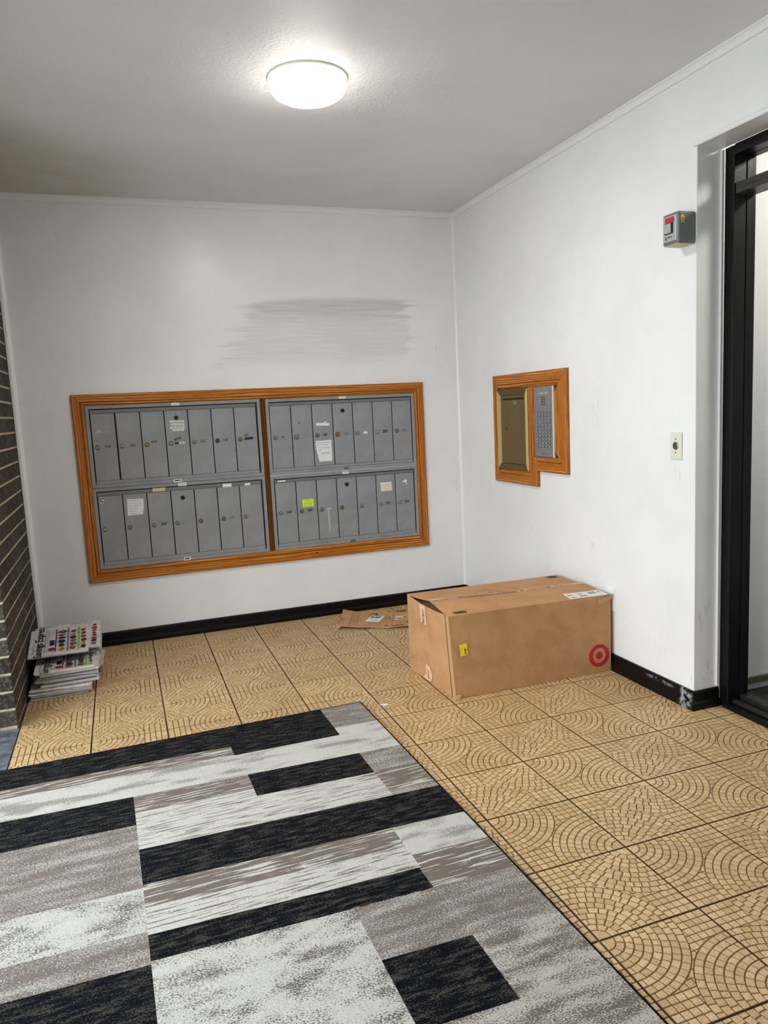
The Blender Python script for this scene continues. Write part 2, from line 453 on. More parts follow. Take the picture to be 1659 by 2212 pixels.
def box(bm, x0, x1, y0, y1, z0, z1, mi=0, bev=0.0, seg=2):
    x0, x1 = min(x0, x1), max(x0, x1); y0, y1 = min(y0, y1), max(y0, y1); z0, z1 = min(z0, z1), max(z0, z1)
    v = [bm.verts.new(p) for p in ((x0, y0, z0), (x1, y0, z0), (x1, y1, z0), (x0, y1, z0),
                                   (x0, y0, z1), (x1, y0, z1), (x1, y1, z1), (x0, y1, z1))]
    fs = [bm.faces.new([v[i] for i in q]) for q in ((0, 3, 2, 1), (4, 5, 6, 7), (0, 1, 5, 4), (1, 2, 6, 5), (2, 3, 7, 6), (3, 0, 4, 7))]
    for f in fs: f.material_index = mi
    if bev > 0:
        es = set(e for f in fs for e in f.edges)
        r = bmesh.ops.bevel(bm, geom=list(es), offset=bev, segments=seg, affect='EDGES', profile=0.5)
        for f in r['faces']: f.material_index = mi
    return fs

def boxes(name, lst, mat, parent=None, loc=None, bev=0.0):
    bm = bmesh.new()
    for b in lst: box(bm, *b, bev=bev)
    return obj(name, bm, mat, parent, loc)

def prism(bm, pts, nrm, th, mi=0):
    """closed plate: polygon pts (3-D), thickened along nrm"""
    n = Vector(nrm) * th
    a = [bm.verts.new(Vector(p)) for p in pts]; b = [bm.verts.new(Vector(p) + n) for p in pts]
    fs = [bm.faces.new(list(reversed(a))), bm.faces.new(b)]
    k = len(pts)
    for i in range(k): fs.append(bm.faces.new((a[i], a[(i + 1) % k], b[(i + 1) % k], b[i])))
    for f in fs: f.material_index = mi

def profile_run(bm, prof, A, B, du, dv, m0=None, m1=None, mi=0):
    """extrude a profile of (u,v) from A to B; du, dv are its 3-D axes; m0/m1 give end shifts per (u,v)"""
    A, B, du, dv = Vector(A), Vector(B), Vector(du), Vector(dv)
    d = (B - A).normalized()
    ra = [bm.verts.new(A + du * u + dv * v + d * (m0(u, v) if m0 else 0)) for u, v in prof]
    rb = [bm.verts.new(B + du * u + dv * v + d * (m1(u, v) if m1 else 0)) for u, v in prof]
    k = len(prof)
    for i in range(k):
        f = bm.faces.new((ra[i], ra[(i + 1) % k], rb[(i + 1) % k], rb[i])); f.material_index = mi
    bm.faces.new(ra).material_index = mi; bm.faces.new(list(reversed(rb))).material_index = mi

def sheet(bm, fn, ns, nt, th, mi=0, thdir=None):
    """curved thin plate: fn(s,t)->point for s,t in 0..1, thickness th along thdir"""
    td = Vector(thdir or (0, 0, -1)) * th
    a = [[bm.verts.new(Vector(fn(i / ns, j / nt))) for j in range(nt + 1)] for i in range(ns + 1)]
    b = [[bm.verts.new(Vector(fn(i / ns, j / nt)) + td) for j in range(nt + 1)] for i in range(ns + 1)]
    F = []
    for i in range(ns):
        for j in range(nt):
            F.append(bm.faces.new((a[i][j], a[i + 1][j], a[i + 1][j + 1], a[i][j + 1])))
            F.append(bm.faces.new((b[i][j], b[i][j + 1], b[i + 1][j + 1], b[i + 1][j])))
    for i in range(ns):
        F.append(bm.faces.new((a[i][0], b[i][0], b[i + 1][0], a[i + 1][0])))
        F.append(bm.faces.new((a[i][nt], a[i + 1][nt], b[i + 1][nt], b[i][nt])))
    for j in range(nt):
        F.append(bm.faces.new((a[0][j], a[0][j + 1], b[0][j + 1], b[0][j])))
        F.append(bm.faces.new((a[ns][j], b[ns][j], b[ns][j + 1], a[ns][j + 1])))
    for f in F: f.material_index = mi
    return F

def lathe(bm, prof, axis_o, ax, e1, e2, seg=24, mi=0, mis=None):
    """revolve (r, h) profile around ax through axis_o"""
    o, ax, e1, e2 = Vector(axis_o), Vector(ax), Vector(e1), Vector(e2)
    rings = []
    for r, h in prof:
        if r < 1e-6: rings.append([bm.verts.new(o + ax * h)])
        else: rings.append([bm.verts.new(o + ax * h + (e1 * cos(2 * pi * k / seg) + e2 * sin(2 * pi * k / seg)) * r) for k in range(seg)])
    for q in range(len(rings) - 1):
        A, B = rings[q], rings[q + 1]; mm = mis[q] if mis else mi
        for k in range(seg):
            k2 = (k + 1) % seg
            if len(A) == 1 and len(B) == 1: continue
            if len(A) == 1: f = bm.faces.new((A[0], B[k], B[k2]))
            elif len(B) == 1: f = bm.faces.new((A[k], A[k2], B[0]))
            else: f = bm.faces.new((A[k], A[k2], B[k2], B[k]))
            f.material_index = mm

_tcache = {}
def text_points(body, size, bold=0.0, shear=0.0, align='CENTER', res=2):
    key = (body, size, bold, shear, align, res)
    if key in _tcache: return _tcache[key]
    cu = bpy.data.curves.new('text', 'FONT'); cu.body = body; cu.size = size; cu.offset = bold; cu.shear = shear
    cu.align_x = align; cu.align_y = 'CENTER'; cu.resolution_u = res; cu.fill_mode = 'FRONT'
    ob = bpy.data.objects.new('text', cu); COL.objects.link(ob)
    dg = bpy.context.evaluated_depsgraph_get()
    me = bpy.data.meshes.new_from_object(ob.evaluated_get(dg))
    vs_ = [v.co.copy() for v in me.vertices]; fs_ = [tuple(p.vertices) for p in me.polygons]
    bpy.data.meshes.remove(me); bpy.data.objects.remove(ob); bpy.data.curves.remove(cu)
    _tcache[key] = (vs_, fs_)
    return _tcache[key]

def add_text(bm, body, size, O, X, Y, mi=0, bold=0.0, shear=0.0, align='CENTER', sx=1.0):
    vs_, fs_ = text_points(body, size, bold, shear, align)
    O, X, Y = Vector(O), Vector(X), Vector(Y)
    nv = [bm.verts.new(O + X * (p.x * sx) + Y * p.y) for p in vs_]
    for f in fs_:
        try:
            q = bm.faces.new([nv[i] for i in f]); q.material_index = mi
        except ValueError: pass

def quad(bm, O, X, Y, u0, u1, v0, v1, mi=0):
    O, X, Y = Vector(O), Vector(X), Vector(Y)
    f = bm.faces.new([bm.verts.new(O + X * u + Y * v) for u, v in ((u0, v0), (u1, v0), (u1, v1), (u0, v1))])
    f.material_index = mi

def poly(bm, O, X, Y, pts, mi=0):
    O, X, Y = Vector(O), Vector(X), Vector(Y)
    f = bm.faces.new([bm.verts.new(O + X * u + Y * v) for u, v in pts]); f.material_index = mi

def ring(bm, O, X, Y, r0, r1, mi=0, seg=40):
    O, X, Y = Vector(O), Vector(X), Vector(Y)
    P = lambda r, k: O + X * (r * cos(2 * pi * k / seg)) + Y * (r * sin(2 * pi * k / seg))
    if r0 <= 0:
        bm.faces.new([bm.verts.new(P(r1, k)) for k in range(seg)]).material_index = mi
        return
    a = [bm.verts.new(P(r0, k)) for k in range(seg)]; b = [bm.verts.new(P(r1, k)) for k in range(seg)]
    for k in range(seg):
        bm.faces.new((a[k], a[(k + 1) % seg], b[(k + 1) % seg], b[k])).material_index = mi

def scribble(bm, O, X, Y, u0, v0, length, h, w=0.0009, mi=0, seed=0):
    """a line of handwriting as a thin wavy ribbon, broken into words"""
    R = random.Random(seed); O, X, Y = Vector(O), Vector(X), Vector(Y)
    u = u0
    while u < u0 + length - h:
        wl = min(R.uniform(2.5, 5) * h, u0 + length - u)
        n = max(4, int(wl / (h * 0.28)))
        pts = [(u + wl * k / n, v0 + (h * R.uniform(0.15, 0.75) if k % 2 else -h * R.uniform(0.0, 0.35))) for k in range(n + 1)]
        for (a, b), (c, d) in zip(pts[:-1], pts[1:]):
            L = sqrt((c - a) ** 2 + (d - b) ** 2) or 1; nx, ny = -(d - b) / L * w / 2, (c - a) / L * w / 2
            poly(bm, O, X, Y, [(a + nx, b + ny), (a - nx, b - ny), (c - nx, d - ny), (c + nx, d + ny)], mi)
        u += wl + h * 0.8

# ------------------------------------------------------------------ the room shell
FRONT_Y = -6.45
structure(boxes('floor', [(-3.25, 1.6, FRONT_Y, 0.10, -0.12, -0.0045)], 'grout'), 'dark brown grout bed under the beige floor tiles')
floor = bpy.data.objects['floor']

def clip(pts, n, d):
    out = []
    for i in range(len(pts)):
        a, b = pts[i], pts[(i + 1) % len(pts)]
        da, db = a[0] * n[0] + a[1] * n[1] - d, b[0] * n[0] + b[1] * n[1] - d
        if da >= 0: out.append(a)
        if (da >= 0) != (db >= 0):
            t = da / (da - db); out.append((a[0] + (b[0] - a[0]) * t, a[1] + (b[1] - a[1]) * t))
    return out

def tile_mesh(seed):
    R = random.Random(seed)
    bm = bmesh.new(); tl = bm.faces.layers.float.new('tone')
    half = (T - 0.0065) / 2
    for f in box(bm, -half, half, -half, half, -0.0125, -0.0016, 1): f[tl] = 0.5
    S = 2 * half; g = 0.0100
    cells = []
    radii = [0.118 + 0.0725 * k for k in range(9)]
    for (cx, cy, a0) in ((0, 0, 0.0), (1, 1, pi)):
        arc = [(cx + (radii[0] - g / 2) * cos(a0 + pi / 2 * k / 5), cy + (radii[0] - g / 2) * sin(a0 + pi / 2 * k / 5)) for k in range(6)]
        cells.append([(cx, cy)] + arc)
        for k in range(8):
            r0, r1 = radii[k] + g / 2, radii[k + 1] - g / 2
            rm = (r0 + r1) / 2; n = max(2, round(rm * pi / 2 / 0.078))
            if k % 2 == 0: cuts = [i / n for i in range(n + 1)]
            else: cuts = [0.0] + [(i + 0.5) / n for i in range(n)] + [1.0]
            cuts = [c if c in (0.0, 1.0) else c + R.uniform(-0.12, 0.12) / n for c in cuts]
            for c0, c1 in zip(cuts[:-1], cuts[1:]):
                b0 = a0 + pi / 2 * c0 + (g / 2 / rm if c0 > 0 else 0.0); b1 = a0 + pi / 2 * c1 - (g / 2 / rm if c1 < 1 else 0.0)
                bm_ = (b0 + b1) / 2
                j = lambda: R.uniform(-0.0025, 0.0025)
                cells.append([(cx + (r0 + j()) * cos(b0), cy + (r0 + j()) * sin(b0)), (cx + (r1 + j()) * cos(b0), cy + (r1 + j()) * sin(b0)),
                              (cx + r1 * cos(bm_), cy + r1 * sin(bm_)),
                              (cx + (r1 + j()) * cos(b1), cy + (r1 + j()) * sin(b1)), (cx + (r0 + j()) * cos(b1), cy + (r0 + j()) * sin(b1)),
                              (cx + r0 * cos(bm_), cy + r0 * sin(bm_))])
    RR = radii[8]; p = 1 / 13.0
    for i in range(13):
        for k in range(13):
            x0, y0 = i * p, k * p; c = (x0 + p / 2, y0 + p / 2)
            if hypot2(c, (0, 0)) < RR - p * 0.6 or hypot2(c, (1, 1)) < RR - p * 0.6: continue
            q = [(x0 + (g / 2 if i else 0), y0 + (g / 2 if k else 0)), (x0 + p - (g / 2 if i < 12 else 0), y0 + (g / 2 if k else 0)),
                 (x0 + p - (g / 2 if i < 12 else 0), y0 + p - (g / 2 if k < 12 else 0)), (x0 + (g / 2 if i else 0), y0 + p - (g / 2 if k < 12 else 0))]
            d = hypot2(c, (0, 0)); n = (c[0] / d, c[1] / d); q = clip(q, n, RR + g / 2)
            d = hypot2(c, (1, 1)); n = ((c[0] - 1) / d, (c[1] - 1) / d)
            if len(q) >= 3: q = clip(q, n, RR + g / 2 + n[0] + n[1])
            if len(q) < 3: continue
            ar = abs(sum(q[a][0] * q[(a + 1) % len(q)][1] - q[(a + 1) % len(q)][0] * q[a][1] for a in range(len(q)))) / 2
            if ar > 0.0002: cells.append(q)
    for q in cells:
        cx = sum(a for a, b in q) / len(q); cy = sum(b for a, b in q) / len(q)
        tn = R.random(); h = R.uniform(-0.0003, 0.0)
        lo = [bm.verts.new((a * S - half, b * S - half, -0.0017)) for a, b in q]
        hi = [bm.verts.new(((a + (cx - a) * 0.07) * S - half, (b + (cy - b) * 0.07) * S - half, h)) for a, b in q]
        k = len(q); f = bm.faces.new(hi); f[tl] = tn
        for i in range(k):
            f = bm.faces.new((lo[i], lo[(i + 1) % k], hi[(i + 1) % k], hi[i])); f[tl] = tn * 0.6
    bmesh.ops.recalc_face_normals(bm, faces=bm.faces)
    me = bpy.data.meshes.new('tile'); bm.to_mesh(me); bm.free()
    me.materials.append(MAT['tile']); me.materials.append(MAT['groove'])
    return me

def hypot2(a, b): return sqrt((a[0] - b[0]) ** 2 + (a[1] - b[1]) ** 2)

tile_meshes = [tile_mesh(s) for s in (1, 2, 3)]
GX, GY0 = -0.8809, -2.3657
rug_x = lambda y: -1.262 - 0.026 * (y + 1.552)
for a in range(-6, 4):
    for b in range(-8, 8):
        x0, y1 = GX + a * T, GY0 - b * T
        cx, cy = x0 + T / 2, y1 - T / 2
        if cy < -4.55: continue
        if a == 3 and cy + T / 2 > JY - 0.02 and not (cy - T / 2 < JY): continue
        if x0 + T < -1.62 and y1 < -1.75: continue          # wholly under the rug
        o = bpy.data.objects.new('tile', tile_meshes[(a * 3 + b * 5) % 3]); COL.objects.link(o)
        o.parent = floor; o.location = (cx, cy, 0)
        o.rotation_euler = (0, 0, (pi / 2 if (a + b) % 2 == 0 else 0) + (pi if random.random() < 0.5 else 0))

structure(boxes('wall_back', [(-3.10, 0.13, 0.0, 0.14, 0.0, CEIL)], 'wall_back'), 'white painted back wall around the mailboxes')
DOOR_Y1 = -3.95
wr = structure(boxes('wall_right', [(0, REC, JY, 0.0, 0.0, CEIL), (0, REC, DOOR_Y1, JY, 2.262, CEIL), (0, REC, FRONT_Y, DOOR_Y1, 0.0, CEIL)], 'wall_right'),
               'white painted right wall with the door recess')
structure(boxes('ceiling', [(-3.25, 0.0, FRONT_Y, 0.0, CEIL, CEIL + 0.1)], 'ceiling'), 'white painted ceiling with rough plaster around the lamp')
# white skim on the recess side (facing the camera)
structure(boxes('trim_5', [(0.0012, REC, JY - 0.0016, JY, 0.0, 2.262)], 'jamb'), 'white side of the door recess')
# wall behind the camera
structure(boxes('wall_front', [(-3.10, 1.6, FRONT_Y - 0.14, FRONT_Y, 0, CEIL)], 'trim'), 'white wall behind the camera')

# left wall: brick pier, header over the glazed entrance, far pier
left = structure(boxes('wall_left', [(-3.10, XL - 0.004, PIER_Y + 0.004, 0.0, 0.0, CEIL),
                                     (-3.10, XL, WIN_Y, PIER_Y, 2.27, CEIL)], 'mortar'),
                 'dark brown brick pier with pale mortar joints')
structure(boxes('wall_side', [(-3.10, XL, FRONT_Y, WIN_Y, 0.0, CEIL)], 'trim'), 'white wall left of the camera')
def brick_mesh(lx, ly):
    bm = bmesh.new(); box(bm, -lx / 2, lx / 2, -ly / 2, ly / 2, -0.0345, 0.0345, bev=0.003, seg=1)
    bmesh.ops.recalc_face_normals(bm, faces=bm.faces)
    me = bpy.data.meshes.new('brick'); bm.to_mesh(me); bm.free(); me.materials.append(MAT['brick']); return me
BL, BW, JT = 0.1940, 0.0925, 0.0050
BX = XL - 0.012
bm_y = brick_mesh(BW, BL); bm_x = brick_mesh(BL, BW); bm_half = brick_mesh(BW, BW)
def put(me, x, y, z):
    o = bpy.data.objects.new('brick', me); COL.objects.link(o); o.parent = left
    o.location = (x + random.uniform(-0.0015, 0.0015), y, z)
for k in range(0, 32):
    z = 0.0125 + 0.0797 * k - 0.0797 / 2 + 0.0797
    if z + 0.034 > CEIL: continue
    y = PIER_Y
    if k % 2 == 0:
        put(bm_y, XL - BW / 2, y + BL / 2, z); y += BL + JT
        put(bm_x, XL - BW - JT - BL / 2, PIER_Y + BW / 2, z)
    else:
        put(bm_x, XL - BL / 2, y + BW / 2, z); y += BW + JT
    while y < -0.06:
        if y + BL > -0.005: put(bm_half, XL - BW / 2, y + BW / 2, z)
        else: put(bm_y, XL - BW / 2, y + BL / 2, z)
        y += BL + JT

structure(boxes('trim_6', [(-3.20, -2.7105, WIN_Y, PIER_Y, -0.005, 0.004)], 'slate'), 'blue grey stone threshold beside the brick pier')
structure(boxes('pavement', [(-9.0, -3.26, -12.0, 3.0, -0.20, -0.05), (-9.0, 3.0, -12.0, -6.6, -0.20, -0.05)], 'pavement'), 'concrete outside the entrance')

# glazed entrance to the left of the camera
def storefront(name, A, B, z1, n):
    A, B = Vector(A), Vector(B); d = (B - A); L = d.length; d.normalize(); nrm = Vector((-d.y, d.x, 0))
    root = structure(empty(name, A), 'black framed glass entrance')
    def bar(u0, u1, za, zb, nm, mat='black_frame', t=0.025):
        bm = bmesh.new()
        pts = [d * u0 - nrm * t, d * u1 - nrm * t, d * u1 + nrm * t, d * u0 + nrm * t]
        prism(bm, [p + Vector((0, 0, za)) for p in pts], (0, 0, 1), zb - za)
        return obj(nm, bm, mat, root)
    bar(0, L, 0.005, 0.07, 'bottom_rail'); bar(0, L, z1 - 0.06, z1, 'top_rail')
    for k in range(n + 1):
        u = k * (L - 0.05) / n; bar(u, u + 0.05, 0.07, z1 - 0.06, 'post')
        if k < n: bar(u + 0.05, u + (L - 0.05) / n, 0.07, z1 - 0.06, 'pane', 'glass', 0.003)
storefront('window_1', (-3.09, WIN_Y, 0), (-3.09, PIER_Y + 0.0, 0), 2.27, 3)

# corner strip between brick and back wall
bm = bmesh.new()
box(bm, XL, XL + 0.012, -0.040, 0.0, 0.0, CEIL - 0.033)
qr = [(0, 0)] + [(0.016 * sin(a), 0.016 * cos(a)) for a in [k * pi / 2 / 6 for k in range(7)]]
profile_run(bm, qr, (XL + 0.012, 0, 0.0), (XL + 0.012, 0, CEIL - 0.033), (1, 0, 0), (0, -1, 0))
structure(obj('trim_1', bm, 'trim'), 'white vertical strip between brick and back wall')
# caulked bead in the far corner
bm = bmesh.new()
profile_run(bm, [(0, 0), (0.012, 0), (0.009, 0.004), (0.004, 0.009), (0, 0.012)], (0, 0, 0.0), (0, 0, CEIL - 0.033), (-1, 0, 0), (0, -1, 0))
structure(obj('trim_2', bm, 'trim'), 'white painted bead in the room corner')
# crown mouldings
CR = [(0, 0), (0.021, 0), (0.021, 0.007), (0.0165, 0.0085), (0.011, 0.016), (0.008, 0.026), (0.0085, 0.033), (0, 0.033)]
bm = bmesh.new()
profile_run(bm, CR, (-2.75, 0, CEIL), (0, 0, CEIL), (0, -1, 0), (0, 0, -1), m1=lambda u, v: -u)
structure(obj('trim_3', bm, 'trim'), 'white crown moulding on the back wall')
bm = bmesh.new()
profile_run(bm, CR, (0, 0, CEIL), (0, FRONT_Y, CEIL), (-1, 0, 0), (0, 0, -1), m0=lambda u, v: u)
structure(obj('trim_4', bm, 'trim'), 'white crown moulding on the right wall')
# baseboards: board with a rounded shoe
BB = [(0, 0), (0.022, 0), (0.022, 0.018), (0.0195, 0.027), (0.013, 0.033), (0.0125, 0.070), (0.009, 0.079), (0, 0.080)]
bm = bmesh.new()
profile_run(bm, BB, (XL + 0.03, 0, 0), (0, 0, 0), (0, -1, 0), (0, 0, 1), m1=lambda u, v: -u)
structure(obj('baseboard_back', bm, 'black_base'), 'black glossy baseboard along the back wall')
bm = bmesh.new()
profile_run(bm, BB, (0, 0, 0), (0, JY, 0), (-1, 0, 0), (0, 0, 1), m0=lambda u, v: u, m1=lambda u, v: u)
profile_run(bm, BB, (0, JY, 0), (REC - 0.004, JY, 0), (0, -1, 0), (0, 0, 1), m0=lambda u, v: -u)
structure(obj('baseboard_right', bm, 'black_base'), 'scuffed black baseboard along the right wall and recess')
# door head nosing + pale bead beside the black frame
bm = bmesh.new()
nz = [(-0.001, 0.262), (0.006, 0.262), (0.0095, 0.2665), (0.0105, 0.273), (0.008, 0.2795), (0.003, 0.283), (-0.001, 0.283)]
profile_run(bm, [(u, v + 2.0) for u, v in nz], (0, JY + 0.010, 0), (0, DOOR_Y1, 0), (-1, 0, 0), (0, 0, 1))
structure(obj('trim_7', bm, 'trim'), 'rounded white nosing over the door recess')
bm = bmesh.new()
profile_run(bm, [(0, 0), (0.016, 0), (0.015, 0.006), (0.010, 0.011), (0, 0.012)], (REC - 0.0165, JY - 0.0016, 0.085), (REC - 0.0165, JY - 0.0016, 2.255), (1, 0, 0), (0, -1, 0))
structure(obj('trim_8', bm, 'trim'), 'white bead between recess and black door frame')

# ------------------------------------------------------------------ the glazed black door on the right
door = structure(empty('door_1', (REC, JY, 0)), 'black framed glass door with a transom bar')
def dbox(nm, b, mat='black_frame', bev=0.002): return boxes(nm, [b], mat, door, bev=bev)
W1 = DOOR_Y1 - JY
JE = -0.0585
dbox('jamb', (0.0, 0.059, JE, -0.010, 0.0, 2.258))
dbox('jamb', (0.0, 0.059, W1 + 0.005, W1 + 0.05, 0.0, 2.258))
dbox('head', (0.0, 0.059, W1 + 0.05, JE, 2.222, 2.2615))
dbox('inner_jamb', (0.0635, 0.108, JE, -0.010, 0.0, 2.258), 'black_frame')
dbox('inner_jamb', (0.0635, 0.108, W1 + 0.005, W1 + 0.05, 0.0, 2.258), 'black_frame')
dbox('jamb_seal', (0.055, 0.068, JE + 0.006, -0.012, 0.0, 2.250), 'rubber', 0.0)
dbox('inner_head', (0.0635, 0.108, W1 + 0.05, JE, 2.222, 2.258), 'black_frame')
dbox('sill', (-0.010, 0.130, W1 + 0.05, JE + 0.022, 0.0, 0.018), 'black_frame')
dbox('sill_nosing', (0.022, 0.052, W1 + 0.05, JE, 0.018, 0.034), 'sill_metal', 0.005)
dbox('sill_track', (0.062, 0.112, W1 + 0.05, JE, 0.018, 0.052), 'sill_metal', 0.004)
dbox('transom_bar', (0.006, 0.100, W1 + 0.05, JE, 2.078, 2.120), 'bronze')
dbox('transom_seal', (0.0045, 0.008, W1 + 0.05, JE, 2.097, 2.0995), 'rubber', 0.0)
dbox('meeting_stile', (0.070, 0.110, -0.88, -0.82, 0.052, 2.078), 'black_frame', 0.003)
dbox('pane', (0.088, 0.094, -0.82, JE, 0.052, 2.078), 'glass', 0.0)
dbox('pane', (0.088, 0.094, W1 + 0.05, -0.88, 0.052, 2.078), 'glass', 0.0)
dbox('pane', (0.088, 0.094, W1 + 0.05, JE, 2.120, 2.222), 'glass', 0.0)
# hall behind the door
structure(boxes('wall_hall', [(REC, 1.6, -2.20, -2.08, 0.0, CEIL), (1.5, 1.6, FRONT_Y, -2.20, 0.0, CEIL)], 'jamb'), 'pale hall wall seen through the glass door')
structure(boxes('ceiling_hall', [(REC, 1.6, FRONT_Y, -2.08, CEIL, CEIL + 0.1)], 'ceiling'), 'hall ceiling behind the door')
structure(boxes('baseboard_hall', [(REC + 0.115, 1.5, -2.215, -2.20, 0.036, 0.064)], plain('olive_base', srgb(92, 92, 72), 0.4)), 'olive hall baseboard behind the door')
structure(boxes('floor_hall', [(REC + 0.132, 1.5, FRONT_Y, -2.20, -0.0045, 0.004)], plain('black_mat', srgb(18, 18, 20), 0.6)), 'black hall floor mat behind the door')

# ------------------------------------------------------------------ ceiling light
cl = tag(empty('ceiling_light', (-1.395, -1.775, CEIL)), 'round white glowing flush ceiling light', 'ceiling light')
bm = bmesh.new(); lathe(bm, [(0, 0), (0.150, 0), (0.150, -0.007), (0.144, -0.011), (0.136, -0.0125), (0, -0.0125)], (0, 0, 0), (0, 0, 1), (1, 0, 0), (0, 1, 0), 48)
obj('base_plate', bm, 'lamp_rim', cl)
bm = bmesh.new()
pr = [(0.136, -0.012), (0.1425, -0.017), (0.1435, -0.030), (0.140, -0.044), (0.131, -0.056), (0.114, -0.066), (0.088, -0.073), (0.055, -0.077), (0, -0.0785)]
lathe(bm, [(0, -0.012)] + pr, (0, 0, 0), (0, 0, 1), (1, 0, 0), (0, 1, 0), 48)
obj('diffuser', bm, 'lamp', cl, smooth=True)

added_hall_lamp = tag(empty('ceiling_light', (0.80, -2.85, CEIL)), 'unseen round ceiling light added to brighten the hall behind the glass door', 'ceiling light')  # unseen lamp, added to brighten the hall wall
for ch in list(cl.children):
    c = ch.copy(); COL.objects.link(c); c.parent = added_hall_lamp

# ------------------------------------------------------------------ the bank of mailboxes
def oak_rail(name, parent, A, along, inward, L, w, depth, prof=None, miter0=True, miter1=True):
    """mitred moulding; local X runs along its length so that the grain follows it"""
    A, along, inward = Vector(A), Vector(along), Vector(inward)
    out = along.cross(inward)
    pr = prof or [(0, 0), (0, depth * 0.85), (0.004, depth), (w * 0.66, depth), (w * 0.665, depth * 0.45), (w * 0.70, depth * 0.45),
                  (w * 0.715, depth * 0.88), (w * 0.79, depth * 0.98), (w * 0.87, depth * 0.88), (w * 0.94, depth * 0.66), (w, depth * 0.35), (w, 0)]
    bm = bmesh.new()
    profile_run(bm, pr, (0, 0, 0), (L, 0, 0), (0, 1, 0), (0, 0, 1),
                m0=(lambda u, v: u + 0.0007) if miter0 else None, m1=(lambda u, v: -u - 0.0007) if miter1 else None)
    o = obj(name, bm, 'oak', parent)
    M4 = Matrix((along, inward, out)).transposed().to_4x4(); M4.translation = A
    o.matrix_local = M4
    return o

X0, X1, Z0, Z1 = -2.4184, -0.2670, 0.3879, 1.4818
of = tag(empty('oak_frame', (X0, 0, Z0)), 'long oak frame around the four grey mailbox units', 'frame')
FW, FH = X1 - X0, Z1 - Z0
def rail_out(o): return o
# along x inward = +z for bottom: out = x cross z = -y (towards the room)
oak_rail('rail', of, (0, 0, 0), (1, 0, 0), (0, 0, 1), FW, 0.0755, 0.020)
oak_rail('stile', of, (FW, 0, 0), (0, 0, 1), (-1, 0, 0), FH, 0.064, 0.020)
oak_rail('rail', of, (FW, 0, FH), (-1, 0, 0), (0, 0, -1), FW, 0.067, 0.020)
oak_rail('stile', of, (0, 0, FH), (0, 0, -1), (1, 0, 0), FH, 0.0665, 0.020)
oak_rail('mullion', of, (-1.349 - X0, 0, 0.0755), (0, 0, 1), (1, 0, 0), FH - 0.1425, 0.034, 0.017,
         [(0, 0), (0, 0.017), (0.034, 0.017), (0.034, 0)], False, False).location.x += 0.0
bm = bmesh.new()
ring(bm, (-1.05 - X0 + 0.0, -0.0204, 0.035), (1, 0, 0), (0, 0, 1), 0, 0.006, 0, 16)
obj('knot', bm, 'oak_dark', of)

def lock_mesh(body, r=0.0135):
    bm = bmesh.new()
    lathe(bm, [(r, 0), (r, 0.004), (r * 0.85, 0.0062), (r * 0.68, 0.0062), (r * 0.64, 0.0078), (0, 0.0080)], (0, 0, 0), (0, -1, 0), (1, 0, 0), (0, 0, 1), 20, 0, [0, 0, 1, 0, 0])
    quad(bm, (0, -0.0084, 0), (1, 0, 0), (0, 0, 1), -0.0016, 0.0016, -r * 0.55, r * 0.12, 1)
    ring(bm, (0, -0.0083, r * 0.12), (1, 0, 0), (0, 0, 1), 0, r * 0.20, 1, 10)
    bmesh.ops.recalc_face_normals(bm, faces=bm.faces)
    me = bpy.data.meshes.new('lock'); bm.to_mesh(me); bm.free()
    me.materials.append(MAT[body]); me.materials.append(MAT['gap']); return me
LOCK = {k: lock_mesh(k) for k in ('chrome', 'lock_brass', 'lock_brown')}
def master_mesh():
    bm = bmesh.new()
    lathe(bm, [(0.0125, 0), (0.0125, 0.005), (0.010, 0.006), (0.0085, 0.004), (0, 0.004)], (0, 0, 0), (0, -1, 0), (1, 0, 0), (0, 0, 1), 18)
    bmesh.ops.recalc_face_normals(bm, faces=bm.faces)
    me = bpy.data.meshes.new('master_lock'); bm.to_mesh(me); bm.free(); me.materials.append(MAT['gap']); return me
MASTER = master_mesh()

